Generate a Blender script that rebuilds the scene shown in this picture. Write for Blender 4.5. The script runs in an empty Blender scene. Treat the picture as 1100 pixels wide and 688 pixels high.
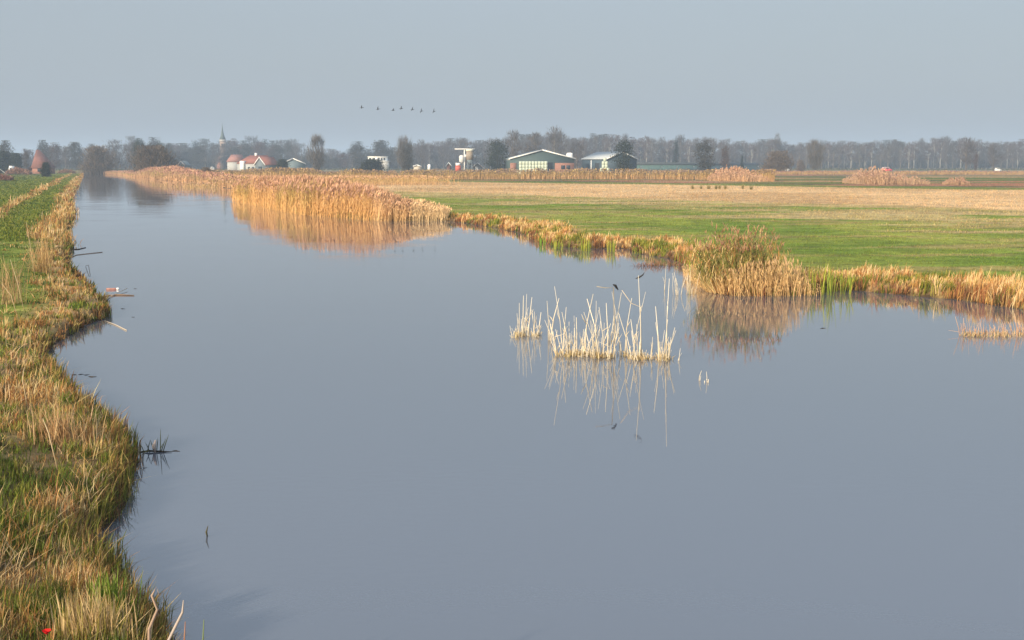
import bpy, math, random
import numpy as np
from mathutils import Vector

random.seed(7)
R = np.random.default_rng(11)
scene = bpy.context.scene
COL = scene.collection

# ------------------------------------------------------------------ camera model (photo is 1100 x 688)
F, CX, CY, HZ, CH = 1328.0, 550.0, 344.0, 177.0, 4.0
PITCH = math.atan((CY - HZ) / F)
SP, CP = math.sin(PITCH), math.cos(PITCH)
ZL = 0.3                                                    # usual height of the land above the water

def ray(px, py):
    u = CY - py
    return np.array([px - CX, F * CP + u * SP, -F * SP + u * CP])
def gp(px, py, z=0.0):
    d = ray(px, py); t = (z - CH) / d[2]
    return np.array([d[0] * t, d[1] * t, z])
def at(px, py, Y):
    d = ray(px, py); t = Y / d[1]
    return np.array([d[0] * t, Y, CH + d[2] * t])

# ------------------------------------------------------------------ noise
def vnoise(x, y, seed=0):
    xi = np.floor(x).astype(np.int64); yi = np.floor(y).astype(np.int64)
    fx = x - xi; fy = y - yi
    fx = fx * fx * (3 - 2 * fx); fy = fy * fy * (3 - 2 * fy)
    def h(a, b):
        n = (a * 374761393 + b * 668265263 + seed * 1442695041) & 0xffffffff
        n = ((n ^ (n >> 13)) * 1274126177) & 0xffffffff
        return ((n ^ (n >> 16)) & 0xffff) / 65535.0
    a = h(xi, yi); b = h(xi + 1, yi); c = h(xi, yi + 1); d = h(xi + 1, yi + 1)
    return (a * (1 - fx) + b * fx) * (1 - fy) + (c * (1 - fx) + d * fx) * fy
def fbm(x, y, s, seed=0, o=4):
    r = 0; a = .5; t = 0
    for i in range(o):
        r = r + a * vnoise(x / s, y / s, seed + i * 17); t += a; a *= .5; s *= .5
    return r / t
def sstep(a, b, x):
    t = np.clip((x - a) / (b - a), 0, 1); return t * t * (3 - 2 * t)
def mix(a, b, t):
    t = np.asarray(t)[..., None]; return np.asarray(a) * (1 - t) + np.asarray(b) * t

# ------------------------------------------------------------------ materials
def new_mat(name):
    m = bpy.data.materials.new(name); m.use_nodes = True
    n = m.node_tree.nodes; l = m.node_tree.links
    return m, n, l, n['Principled BSDF']
def leaf_mat(name, transl=.25, rough=.6, spec=.2):
    m, n, l, b = new_mat(name)
    a = n.new('ShaderNodeAttribute'); a.attribute_name = 'Col'
    l.new(a.outputs['Color'], b.inputs['Base Color'])
    b.inputs['Roughness'].default_value = rough
    b.inputs['Specular IOR Level'].default_value = spec
    if transl > 0:
        t = n.new('ShaderNodeBsdfTranslucent'); l.new(a.outputs['Color'], t.inputs['Color'])
        mx = n.new('ShaderNodeMixShader'); mx.inputs[0].default_value = transl
        l.new(b.outputs[0], mx.inputs[1]); l.new(t.outputs[0], mx.inputs[2])
        l.new(mx.outputs[0], n['Material Output'].inputs['Surface'])
    return m
_pm = {}
def paint(name, col, rough=.7, var=.18, scale=1.5, metal=0., wave=None):
    if name in _pm: return _pm[name]
    m, n, l, b = new_mat(name)
    tc = n.new('ShaderNodeTexCoord'); no = n.new('ShaderNodeTexNoise')
    no.inputs['Scale'].default_value = scale; no.inputs['Detail'].default_value = 6
    l.new(tc.outputs['Object'], no.inputs['Vector'])
    cr = n.new('ShaderNodeMapRange'); cr.inputs['To Min'].default_value = 1 - var * 1.4; cr.inputs['To Max'].default_value = 1 + var
    l.new(no.outputs['Fac'], cr.inputs['Value'])
    mu = n.new('ShaderNodeVectorMath'); mu.operation = 'SCALE'
    mu.inputs[0].default_value = col
    last = cr.outputs['Result']
    if wave:
        w = n.new('ShaderNodeTexWave'); w.bands_direction = wave[0]; w.inputs['Scale'].default_value = wave[1]
        l.new(tc.outputs['Object'], w.inputs['Vector'])
        c2 = n.new('ShaderNodeMapRange'); c2.inputs['To Min'].default_value = 1 - wave[2]; l.new(w.outputs['Fac'], c2.inputs['Value'])
        mm = n.new('ShaderNodeMath'); mm.operation = 'MULTIPLY'; l.new(last, mm.inputs[0]); l.new(c2.outputs['Result'], mm.inputs[1]); last = mm.outputs[0]
    l.new(last, mu.inputs['Scale']); l.new(mu.outputs[0], b.inputs['Base Color'])
    b.inputs['Roughness'].default_value = rough; b.inputs['Metallic'].default_value = metal
    b.inputs['Specular IOR Level'].default_value = .3
    _pm[name] = m; return m

M_GRASS = leaf_mat('grass_blades', .3)
M_REED = leaf_mat('reed_stems', .2, .5)
M_TWIG = leaf_mat('twigs', 0, .9, .05)
M_LEAF = leaf_mat('tree_leaves', .15, .7, .1)
M_BARK = leaf_mat('bark', 0, .9, .1)

# ------------------------------------------------------------------ geometry collector
class Geo:
    def __init__(s): s.V = []; s.T = []; s.C = []; s.n = 0
    def add(s, V, T, C=(1, 1, 1)):
        V = np.asarray(V, float).reshape(-1, 3); T = np.asarray(T, np.int64).reshape(-1, 3)
        C = np.asarray(C, float)
        if C.ndim == 1: C = np.tile(C, (len(V), 1))
        s.V.append(V); s.T.append(T + s.n); s.C.append(C); s.n += len(V); return s
    def build(s, name, mat, parent=None, smooth=False, loc=None):
        V = np.concatenate(s.V).astype(np.float32); T = np.concatenate(s.T).astype(np.int32); C = np.concatenate(s.C)
        me = bpy.data.meshes.new(name)
        me.vertices.add(len(V)); me.vertices.foreach_set('co', V.ravel())
        me.loops.add(T.size); me.loops.foreach_set('vertex_index', T.ravel())
        me.polygons.add(len(T)); me.polygons.foreach_set('loop_start', np.arange(0, T.size, 3, dtype=np.int32))
        me.polygons.foreach_set('loop_total', np.full(len(T), 3, np.int32))
        if smooth: me.polygons.foreach_set('use_smooth', np.ones(len(T), bool))
        a = me.color_attributes.new('Col', 'FLOAT_COLOR', 'POINT')
        a.data.foreach_set('color', np.concatenate([C, np.ones((len(C), 1))], 1).astype(np.float32).ravel())
        me.update(calc_edges=True); me.validate()
        me.materials.append(mat)
        o = bpy.data.objects.new(name, me); COL.objects.link(o)
        if loc is not None: o.location = loc
        if parent: o.parent = parent
        return o
    # --- shapes
    def blades(s, base, h, w, tip, cb, ct, sag=.25, az=None):
        """base (N,3); h,w (N); tip (N,2) sideways reach as a share of h"""
        base = np.asarray(base, float); N = len(base)
        if N == 0: return s
        h = np.broadcast_to(h, N).astype(float); w = np.broadcast_to(w, N).astype(float)
        if az is None: az = R.uniform(0, 2 * np.pi, N)
        side = np.stack([np.cos(az), np.sin(az), 0 * az], 1)
        tip = np.asarray(tip, float)
        L = np.minimum(np.hypot(tip[:, 0], tip[:, 1]), .97)
        up = np.sqrt(1 - L ** 2)
        t3 = np.stack([tip[:, 0] * h, tip[:, 1] * h, up * h], 1)
        m3 = t3 * np.array([.5 - sag * .6, .5 - sag * .6, .5 + sag * .35])
        hw = (w / 2)[:, None]
        v = np.stack([base - side * hw * .8, base + side * hw * .8, base + m3 - side * hw, base + m3 + side * hw, base + t3], 1)
        i = np.arange(N)[:, None] * 5
        T = np.stack([i + [0, 1, 3], i + [0, 3, 2], i + [2, 3, 4]], 1).reshape(-1, 3)
        cb = np.broadcast_to(cb, (N, 3)); ct = np.broadcast_to(ct, (N, 3)); cm = (cb + ct) / 2
        C = np.stack([cb, cb, cm, cm, ct], 1).reshape(-1, 3)
        return s.add(v.reshape(-1, 3), T, C)
    def quads(s, c, size, col, nrm=None, asp=1.):
        c = np.asarray(c, float); N = len(c)
        a = R.normal(size=(N, 3)); b = R.normal(size=(N, 3))
        a /= np.linalg.norm(a, axis=1)[:, None]; b = np.cross(a, b); b /= np.linalg.norm(b, axis=1)[:, None]
        sz = np.broadcast_to(size, N)[:, None]
        v = np.stack([c - a * sz * asp, c + b * sz * .55, c + a * sz * asp, c - b * sz * .55], 1)
        i = np.arange(N)[:, None] * 4
        T = np.stack([i + [0, 1, 2], i + [0, 2, 3]], 1).reshape(-1, 3)
        return s.add(v.reshape(-1, 3), T, np.repeat(np.broadcast_to(col, (N, 3)), 4, 0))
    def tube(s, pts, rad, col=(1, 1, 1), n=6, cap=True, col2=None):
        P = np.asarray(pts, float); m = len(P); rad = np.broadcast_to(rad, m).astype(float)
        d = np.gradient(P, axis=0); d /= np.linalg.norm(d, axis=1)[:, None] + 1e-9
        ref = np.array([0, 0, 1.]) if abs(d[0][2]) < .8 else np.array([1., 0, 0])
        u = np.cross(d, ref); u /= np.linalg.norm(u, axis=1)[:, None] + 1e-9; v = np.cross(d, u)
        a = np.linspace(0, 2 * np.pi, n, endpoint=False)
        ring = P[:, None] + rad[:, None, None] * (np.cos(a)[None, :, None] * u[:, None] + np.sin(a)[None, :, None] * v[:, None])
        V = ring.reshape(-1, 3); T = []
        for k in range(m - 1):
            for j in range(n):
                A = k * n + j; B = k * n + (j + 1) % n
                T += [[A, B, B + n], [A, B + n, A + n]]
        C = np.asarray(col, float)
        if col2 is not None:
            C = np.repeat(mix(col, col2, np.linspace(0, 1, m)), n, 0)
        if cap:
            k = len(V); V = np.concatenate([V, P[:1], P[-1:]])
            if C.ndim == 2: C = np.concatenate([C, C[:1], C[-1:]])
            for j in range(n):
                T += [[k, (j + 1) % n, j], [k + 1, (m - 1) * n + j, (m - 1) * n + (j + 1) % n]]
        return s.add(V, T, C)
    def box(s, x0, x1, y0, y1, z0, z1, col=(1, 1, 1)):
        V = [(x, y, z) for z in (z0, z1) for y in (y0, y1) for x in (x0, x1)]
        Q = [(0, 2, 3, 1), (4, 5, 7, 6), (0, 1, 5, 4), (2, 6, 7, 3), (0, 4, 6, 2), (1, 3, 7, 5)]
        return s.add(V, [t for q in Q for t in ((q[0], q[1], q[2]), (q[0], q[2], q[3]))], col)
    def prism(s, prof, y0, y1, col=(1, 1, 1)):
        """convex profile of (x, z) pulled from y0 to y1"""
        n = len(prof); V = [(x, y0, z) for x, z in prof] + [(x, y1, z) for x, z in prof]
        T = []
        for i in range(1, n - 1): T += [(0, i, i + 1), (n, n + i + 1, n + i)]
        for i in range(n):
            j = (i + 1) % n; T += [(i, n + i, n + j), (i, n + j, j)]
        return s.add(V, T, col)
    def lathe(s, prof, cx=0, cy=0, n=20, col=(1, 1, 1)):
        a = np.linspace(0, 2 * np.pi, n, endpoint=False); V = []; T = []
        for r, z in prof:
            V += [(cx + r * math.cos(t), cy + r * math.sin(t), z) for t in a]
        for k in range(len(prof) - 1):
            for j in range(n):
                A = k * n + j; B = k * n + (j + 1) % n; T += [(A, B, B + n), (A, B + n, A + n)]
        b = len(V); V += [(cx, cy, prof[0][1]), (cx, cy, prof[-1][1])]
        for j in range(n):
            T += [(b, (j + 1) % n, j), (b + 1, (len(prof) - 1) * n + j, (len(prof) - 1) * n + (j + 1) % n)]
        return s.add(V, T, col)

def tag(o, label=None, cat=None, group=None, kind=None):
    if label: o['label'] = label
    if cat: o['category'] = cat
    if group: o['group'] = group
    if kind: o['kind'] = kind
    return o
def thing(name, label, cat, loc=(0, 0, 0), rz=0., group=None):
    o = bpy.data.objects.new(name, None); COL.objects.link(o)
    o.location = loc; o.rotation_euler = (0, 0, rz); o.empty_display_size = .5
    return tag(o, label, cat, group)
def children_of(o): return [c for c in COL.objects if c.parent == o]
def copy_tree(o):
    c = o.copy(); COL.objects.link(c)
    for ch in KIDS.get(o.name, []):
        d = ch.copy(); COL.objects.link(d); d.parent = c
    return c
KIDS = {}

# ------------------------------------------------------------------ world, sun, air, camera
SUN_EL, SUN_AZ = 20.0, 218.0            # azimuth clockwise from +Y: the sun is behind and to the left of the camera
w = bpy.data.worlds.new('World'); scene.world = w; w.use_nodes = True
wn = w.node_tree.nodes; wl = w.node_tree.links; bg = wn['Background']
sky = wn.new('ShaderNodeTexSky'); sky.sky_type = 'NISHITA'; sky.sun_disc = False
sky.sun_elevation = math.radians(SUN_EL); sky.sun_rotation = math.radians(SUN_AZ)
sky.altitude = 0; sky.air_density = 1.2; sky.dust_density = 4.0; sky.ozone_density = 1.6
# thin even veil of high cloud over the clear sky
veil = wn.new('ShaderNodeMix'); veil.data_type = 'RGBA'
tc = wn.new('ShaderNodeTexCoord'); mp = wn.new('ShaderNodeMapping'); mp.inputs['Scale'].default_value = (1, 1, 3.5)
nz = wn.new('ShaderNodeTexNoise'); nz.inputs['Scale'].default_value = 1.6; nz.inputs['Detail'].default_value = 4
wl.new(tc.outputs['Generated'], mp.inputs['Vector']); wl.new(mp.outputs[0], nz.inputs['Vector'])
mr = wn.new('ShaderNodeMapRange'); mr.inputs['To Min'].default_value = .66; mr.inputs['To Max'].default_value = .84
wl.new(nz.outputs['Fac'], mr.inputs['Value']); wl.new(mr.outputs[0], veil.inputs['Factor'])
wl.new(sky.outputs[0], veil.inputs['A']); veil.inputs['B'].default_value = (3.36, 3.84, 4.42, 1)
# sky brightness scaled up with elevation, added so the water reflects lighter
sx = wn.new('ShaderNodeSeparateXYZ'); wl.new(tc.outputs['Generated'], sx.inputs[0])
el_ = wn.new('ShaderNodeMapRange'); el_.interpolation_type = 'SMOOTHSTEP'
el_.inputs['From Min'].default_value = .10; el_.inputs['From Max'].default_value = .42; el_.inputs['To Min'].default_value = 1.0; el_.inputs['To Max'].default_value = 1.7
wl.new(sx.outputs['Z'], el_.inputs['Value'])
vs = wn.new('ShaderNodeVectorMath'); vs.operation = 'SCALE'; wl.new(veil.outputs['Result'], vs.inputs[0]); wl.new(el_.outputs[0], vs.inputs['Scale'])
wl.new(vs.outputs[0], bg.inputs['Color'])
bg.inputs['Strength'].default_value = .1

sd_ = bpy.data.lights.new('sun', 'SUN'); sd_.energy = 5.0; sd_.angle = math.radians(.8); sd_.color = (1, .84, .62)
so = bpy.data.objects.new('sun', sd_); COL.objects.link(so)
az = math.radians(SUN_AZ); el = math.radians(SUN_EL)
to_sun = Vector((math.sin(az) * math.cos(el), math.cos(az) * math.cos(el), math.sin(el)))
so.rotation_euler = to_sun.to_track_quat('Z', 'Y').to_euler()

cd = bpy.data.cameras.new('camera'); co = bpy.data.objects.new('camera', cd); COL.objects.link(co)
cd.sensor_fit = 'HORIZONTAL'; cd.sensor_width = 36; cd.lens = 36 * F / 1100
cd.clip_start = .1; cd.clip_end = 9000
co.location = (0, 0, CH); co.rotation_euler = (math.pi / 2 - PITCH, 0, 0)
scene.camera = co
scene.view_settings.view_transform = 'Standard'; scene.view_settings.look = 'None'
scene.view_settings.exposure = 0.45; scene.view_settings.gamma = 1

g = Geo().box(-3100, 3100, -120, 3200, -2.2, 46)
hm = bpy.data.materials.new('haze_air'); hm.use_nodes = True
hn = hm.node_tree.nodes; hn.remove(hn['Principled BSDF'])
pv = hn.new('ShaderNodeVolumePrincipled'); pv.inputs['Density'].default_value = .00038
pv.inputs['Color'].default_value = (.62, .79, 1, 1)
hm.node_tree.links.new(pv.outputs[0], hn['Material Output'].inputs['Volume'])
tag(g.build('haze', hm), 'thin blue autumn haze lying over the fields and canal', 'haze', kind='stuff')

# ------------------------------------------------------------------ shoreline (waterline traced as points on the ground)
left_px = [(168, 688), (166, 676), (151, 657), (134, 657), (132, 637), (129, 618), (117, 604), (89, 600), (90, 581), (105, 569),
    (120, 556), (130, 541), (134, 520), (138, 508), (143, 498), (142, 483), (133, 478), (124, 464), (106, 451), (96, 442), (74, 422), (62, 407),
    (47, 389), (46, 380), (55, 370), (78, 358), (87, 350), (112, 342), (116, 334), (114, 328), (102, 322), (97, 311), (78, 293), (70, 282),
    (76, 270), (73, 261), (68, 250), (74, 242), (80, 229), (76, 219), (78, 208), (84, 200), (87, 192), (90, 187), (92, 184.6)]
right_px = [(122, 184.4), (128, 187), (140, 189.5), (165, 192.5), (185, 195), (210, 197.5), (235, 201), (250, 203), (249, 213), (258, 216), (279, 221),
    (322, 230), (373, 234), (411, 237), (480, 237), (534, 245), (566, 252), (577, 259), (600, 265), (627, 267), (671, 267), (690, 273), (725, 279), (744, 287),
    (753, 300), (770, 315), (790, 318), (857, 317), (900, 312), (928, 313), (993, 319), (1039, 323), (1098, 332), (1250, 366), (1500, 400)]
Lp = [gp(*p)[:2] for p in left_px]; Rp = [gp(*p)[:2] for p in right_px]
poly = np.array([(2.2, -60), (1.4, 0), (-1.3, 5), (-2.2, 7.5)] + Lp + Rp + [(30, 10), (34, -60)])
SEG = np.stack([poly, np.roll(poly, -1, 0)], 1)
def sdist(x, y):
    """distance to the shore: positive on land, negative over water"""
    x = np.asarray(x, float); y = np.asarray(y, float)
    out = np.empty(x.shape)
    for i0 in range(0, x.size, 60000):
        X = x.ravel()[i0:i0 + 60000, None]; Y = y.ravel()[i0:i0 + 60000, None]
        a = SEG[:, 0]; b = SEG[:, 1]; d = b - a
        t = np.clip(((X - a[:, 0]) * d[:, 0] + (Y - a[:, 1]) * d[:, 1]) / (d ** 2).sum(1), 0, 1)
        D = np.hypot(X - a[:, 0] - t * d[:, 0], Y - a[:, 1] - t * d[:, 1]).min(1)
        cr = ((a[:, 1] > Y) != (b[:, 1] > Y)) & (X < d[:, 0] * (Y - a[:, 1]) / (d[:, 1] + 1e-12) + a[:, 0])
        ins = cr.sum(1) % 2 == 1
        out.ravel()[i0:i0 + 60000] = np.where(ins, -D, D)
    return out
def lat(x, y): return (x + .34 * y) / 1.056                 # sideways distance from the canal's direction through the camera
def is_left(x, y): return lat(x, y) < 6
def height(x, y, sd):
    n = fbm(x, y, 1.6, 3, 3) - .5
    land = .05 + .2 * sstep(0, .35, sd) + .07 * sstep(.3, 2, sd) + n * .12 * sstep(0, .6, sd)
    bump = .5 * sstep(.4, 3, sd) * sstep(40, 8, y) * is_left(x, y) * .4
    return np.where(sd > 0, land + bump, .05 + np.maximum(sd, -1.2) * .7)
def zat(x, y):
    x = np.atleast_1d(np.asarray(x, float)); y = np.atleast_1d(np.asarray(y, float))
    return height(x, y, sdist(x, y))

# line between the green strip and the mown straw field, and the far edge of the straw field
def lnside(x, y, a, b): return ((b[0] - a[0]) * (y - a[1]) - (b[1] - a[1]) * (x - a[0])) / math.hypot(b[0] - a[0], b[1] - a[1])
gA, gB = gp(420, 206, ZL), gp(1100, 227, ZL)
hA, hB = gp(430, 193.5, ZL), gp(1100, 203, ZL)
gA2, gB2 = gp(560, 219, ZL), gp(1100, 250, ZL)

STRAW = np.array((.56, .38, .20)); STRAW2 = np.array((.43, .27, .125)); GREEN = np.array((.125, .18, .024)); GREEN2 = np.array((.225, .25, .045))
DKGREEN = np.array((.055, .075, .03)); REDDISH = np.array((.27, .13, .075)); MUD = np.array((.05, .035, .022))

def zones(x, y, sd):
    """two ground colours and how far the second takes over"""
    L = is_left(x, y); la = lat(x, y)
    r = np.hypot(x, y)
    n1 = fbm(x, y, 7, 5, 4); n2 = fbm(x * .35, y, 2.2, 9, 4); n3 = fbm(x, y, 30, 21, 3)
    gl = lnside(x, y, gA, gB) + (n1 - .5) * 10; hl = lnside(x, y, hA, hB) + (n3 - .5) * 10
    g2 = lnside(x, y, gA2, gB2) + (n1 - .5) * 8
    c1 = mix(GREEN, GREEN2, sstep(.3, .7, n1))
    # mixed band then straw then far meadow on the right
    c1 = mix(c1, (.30, .23, .09), sstep(.50, .68, n2) * .75)
    c1 = mix(c1, (.36, .27, .12), sstep(0, 6, g2) * .9 * sstep(.3, .55, n2))
    c1 = mix(c1, (.44, .33, .16), sstep(.56, .66, fbm(x * .3, y, 4, 88, 3)) * .8 * sstep(-14, 0, g2))
    c1 = mix(c1, STRAW, sstep(-1, 4, gl))
    c1 = mix(c1, STRAW2 * .8, sstep(.55, .75, n3) * sstep(0, 5, gl) * .5)
    far = mix(DKGREEN * 1.2, REDDISH * 1.1, sstep(.42, .55, fbm(x * .3, y, 14, 31, 4)))
    far = mix(far, (.34, .23, .12), sstep(.55, .65, fbm(x * .3, y, 20, 33, 4)) * .8)
    far = mix(far, GREEN * .7, sstep(.56, .66, fbm(x * .25, y, 16, 38, 4)) * .8)
    greenline = sstep(-14, -9, hl) * sstep(12, 2, hl)
    c1 = mix(c1, GREEN * .8, greenline * .9)
    c1 = mix(c1, far, sstep(2, 8, hl))
    # left bank
    cl = mix(GREEN * .75, GREEN2 * .9, sstep(.35, .65, n1))
    trk = np.exp(-((la + 6.6) / .8) ** 2) * (r > 16)
    cl = mix(cl, STRAW2 * .8, trk * .9)
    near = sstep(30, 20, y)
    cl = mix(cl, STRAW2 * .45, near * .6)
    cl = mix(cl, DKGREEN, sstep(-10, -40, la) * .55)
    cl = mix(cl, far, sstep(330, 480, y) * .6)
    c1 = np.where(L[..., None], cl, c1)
    # tan fringe by the water
    wfr = np.where(L, 1.3, 2.6) + (n1 - .5) * 2.5
    c1 = mix(c1, mix(STRAW2 * .8, GREEN2, sstep(.55, .75, n2) * .5), sstep(wfr + .6, wfr - .6, sd))
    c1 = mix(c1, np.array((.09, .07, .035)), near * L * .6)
    c1 = mix(c1, MUD, sstep(.22, .05, sd))
    return c1

# ground sheet: finely divided near the viewer, coarse far away
th = np.radians(np.linspace(-78, 78, 760)); rr = 3.0 * (3000 / 3.0) ** np.linspace(0, 1, 620)
RR, TT = np.meshgrid(rr, th, indexing='ij'); X = RR * np.sin(TT); Y = RR * np.cos(TT)
SD = sdist(X, Y); Z = height(X, Y, SD)
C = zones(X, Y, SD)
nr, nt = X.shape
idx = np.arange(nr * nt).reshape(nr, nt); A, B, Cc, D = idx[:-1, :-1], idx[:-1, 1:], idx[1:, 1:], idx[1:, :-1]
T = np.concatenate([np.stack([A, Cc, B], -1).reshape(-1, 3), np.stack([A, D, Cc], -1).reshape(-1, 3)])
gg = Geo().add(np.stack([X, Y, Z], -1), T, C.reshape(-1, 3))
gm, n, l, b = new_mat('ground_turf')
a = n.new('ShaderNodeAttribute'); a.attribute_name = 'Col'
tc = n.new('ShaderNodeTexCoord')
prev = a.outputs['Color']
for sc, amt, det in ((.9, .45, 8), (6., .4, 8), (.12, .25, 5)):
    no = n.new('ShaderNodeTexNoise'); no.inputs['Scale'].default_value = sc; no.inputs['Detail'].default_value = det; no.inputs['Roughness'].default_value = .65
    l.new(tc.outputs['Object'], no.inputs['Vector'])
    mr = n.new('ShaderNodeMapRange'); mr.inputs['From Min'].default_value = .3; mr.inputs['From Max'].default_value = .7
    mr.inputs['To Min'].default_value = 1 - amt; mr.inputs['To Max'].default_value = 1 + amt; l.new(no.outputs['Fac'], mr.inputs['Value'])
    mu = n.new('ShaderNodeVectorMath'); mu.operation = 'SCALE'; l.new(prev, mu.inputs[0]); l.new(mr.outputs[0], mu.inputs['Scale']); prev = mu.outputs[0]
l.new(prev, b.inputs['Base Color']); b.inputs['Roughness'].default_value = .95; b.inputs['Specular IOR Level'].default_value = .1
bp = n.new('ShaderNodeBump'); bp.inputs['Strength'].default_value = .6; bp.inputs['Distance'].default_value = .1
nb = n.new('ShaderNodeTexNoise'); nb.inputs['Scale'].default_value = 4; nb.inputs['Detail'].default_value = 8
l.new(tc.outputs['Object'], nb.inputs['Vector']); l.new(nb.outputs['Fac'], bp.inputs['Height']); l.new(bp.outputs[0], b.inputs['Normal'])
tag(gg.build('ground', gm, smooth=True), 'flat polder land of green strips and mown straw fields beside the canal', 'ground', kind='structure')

# water
wm, n, l, b = new_mat('canal_water')
b.inputs['Base Color'].default_value = (.084, .096, .124, 1); b.inputs['Roughness'].default_value = .012; b.inputs['IOR'].default_value = 1.95
b.inputs['Specular IOR Level'].default_value = .5
tc = n.new('ShaderNodeTexCoord')
mp = n.new('ShaderNodeMapping'); mp.inputs['Scale'].default_value = (1.0, 1.6, 1); mp.inputs['Rotation'].default_value = (0, 0, .35)
l.new(tc.outputs['Object'], mp.inputs['Vector'])
n1 = n.new('ShaderNodeTexNoise'); n1.inputs['Scale'].default_value = 4.5; n1.inputs['Detail'].default_value = 3
n2 = n.new('ShaderNodeTexNoise'); n2.inputs['Scale'].default_value = .16; n2.inputs['Detail'].default_value = 3
l.new(mp.outputs[0], n1.inputs['Vector']); l.new(mp.outputs[0], n2.inputs['Vector'])
mr = n.new('ShaderNodeMapRange'); mr.inputs['From Min'].default_value = .4; mr.inputs['From Max'].default_value = .7; mr.inputs['To Min'].default_value = .1; mr.inputs['To Max'].default_value = 1.3
l.new(n2.outputs['Fac'], mr.inputs['Value'])
mm = n.new('ShaderNodeMath'); mm.operation = 'MULTIPLY'; l.new(n1.outputs['Fac'], mm.inputs[0]); l.new(mr.outputs[0], mm.inputs[1])
bp = n.new('ShaderNodeBump'); bp.inputs['Strength'].default_value = .28; bp.inputs['Distance'].default_value = .008
r3 = n.new('ShaderNodeMapRange'); r3.inputs['From Min'].default_value = .42; r3.inputs['From Max'].default_value = .68; r3.inputs['To Min'].default_value = .004; r3.inputs['To Max'].default_value = .05
l.new(n2.outputs['Fac'], r3.inputs['Value']); l.new(r3.outputs[0], b.inputs['Roughness'])
l.new(mm.outputs[0], bp.inputs['Height']); l.new(bp.outputs[0], b.inputs['Normal'])
g = Geo().add([(-330, -60, 0), (60, -60, 0), (60, 850, 0), (-330, 850, 0)], [(0, 1, 2), (0, 2, 3)])
tag(g.build('water', wm), 'still grey-blue water of the wide canal', 'water', kind='structure')

# ------------------------------------------------------------------ grasses and reeds
def scatter(n, r0, r1, a0, a1, p=2.):
    """points whose density falls with distance squared (p=2)"""
    u = R.uniform(0, 1, n)
    r = r0 * (r1 / r0) ** u if p == 2 else (r0 ** .5 + (r1 ** .5 - r0 ** .5) * u) ** 2
    a = np.radians(R.uniform(a0, a1, n)); return r * np.sin(a), r * np.cos(a)
def tufts(g, x, y, z, k, hmin, hmax, wid, cols, spread=.05, lean=.35, wind=(.12, 0.), sag=.3, jit=.2, rel=0.):
    """k blades fanning out of every point; cols (N,3) one colour per tuft"""
    N = len(x)
    if N == 0: return
    X = np.repeat(x, k) + R.normal(0, 1, N * k) * np.repeat(np.broadcast_to(spread, N), k)
    Y = np.repeat(y, k) + R.normal(0, 1, N * k) * np.repeat(np.broadcast_to(spread, N), k)
    Zz = np.repeat(z, k) - .03
    hn_ = R.uniform(.6, 1.15, N) * (1 + rel * (fbm(x, y, .75, 123, 2) * 3.2 - 1.6))
    H = np.repeat(np.maximum(hn_, .55), k) * R.uniform(hmin, hmax, N * k)
    a = R.uniform(0, 2 * np.pi, N * k); L = np.abs(R.normal(0, lean, N * k))
    tip = np.stack([np.cos(a) * L + wind[0], np.sin(a) * L + wind[1]], 1)
    tip *= np.minimum(1, .93 / np.maximum(np.hypot(tip[:, 0], tip[:, 1]), 1e-6))[:, None]
    c = np.repeat(cols, k, 0) * R.uniform(1 - jit, 1 + jit, (N * k, 1)) * R.uniform(.93, 1.07, (N * k, 3))
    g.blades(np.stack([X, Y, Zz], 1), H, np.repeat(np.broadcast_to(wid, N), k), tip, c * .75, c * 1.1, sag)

PAL_T = np.array([(.58, .38, .15), (.48, .28, .09), (.66, .48, .22), (.32, .15, .05), (.50, .25, .09), (.70, .52, .28)])
PAL_G = np.array([(.10, .14, .018), (.16, .19, .025), (.22, .22, .04), (.07, .115, .018)])
def pick(pal, n): return pal[R.integers(0, len(pal), n)]

# left bank, long grass
g = Geo()
x, y = scatter(40000, 6.5, 78, -42, 2)
sd = sdist(x, y); m = (sd > .0) & is_left(x, y) & (lat(x, y) > -9); x, y, sd = x[m], y[m], sd[m]; z = height(x, y, sd)
r = np.hypot(x, y); n1 = fbm(x, y, 1.3, 41, 3); n2 = fbm(x, y, .5, 47, 2)
mid = (y > 20) & (sd > 1.35 + (n1 - .5) * 1.6)          # short green strip further off
tan = (n1 * .55 + n2 * .45 + R.normal(0, .10, len(x)) + .05 * np.exp(-sd / .8)) > .50 + .06 * sstep(24, 15, y)
PAL_L = np.concatenate([PAL_G * 1.15, PAL_G * 1.3, [(.085, .085, .022), (.055, .05, .018), (.13, .10, .03)]])
cols = np.where(tan[:, None], pick(PAL_T, len(x)), pick(PAL_L, len(x))) * (.78 + .5 * fbm(x, y, .9, 141, 2))[:, None]
cols = np.where(mid[:, None] & (R.uniform(size=len(x)) < .86)[:, None], pick(PAL_G, len(x)) * 1.05, cols)
lod = np.clip(r / 14, .8, 5)
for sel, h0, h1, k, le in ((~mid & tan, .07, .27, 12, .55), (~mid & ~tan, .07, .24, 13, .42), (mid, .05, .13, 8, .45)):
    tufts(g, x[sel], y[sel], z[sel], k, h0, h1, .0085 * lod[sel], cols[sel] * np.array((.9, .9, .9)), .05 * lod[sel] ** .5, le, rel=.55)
x, y = scatter(3000, 6.5, 60, -42, 2)           # straw lying flat
sd = sdist(x, y); m = (sd > .05) & is_left(x, y) & (sd < 1.8 + 20 * (y < 19)) & (lat(x, y) > -9) & (fbm(x, y, 1.1, 151, 2) > .42); x, y, sd = x[m], y[m], sd[m]
tufts(g, x, y, height(x, y, sd) + .07, 8, .2, .45, .008 * np.clip(np.hypot(x, y) / 14, .8, 5), pick(PAL_T, len(x)) * .95, .08, 1.6, (.3, .1), .1)
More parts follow.
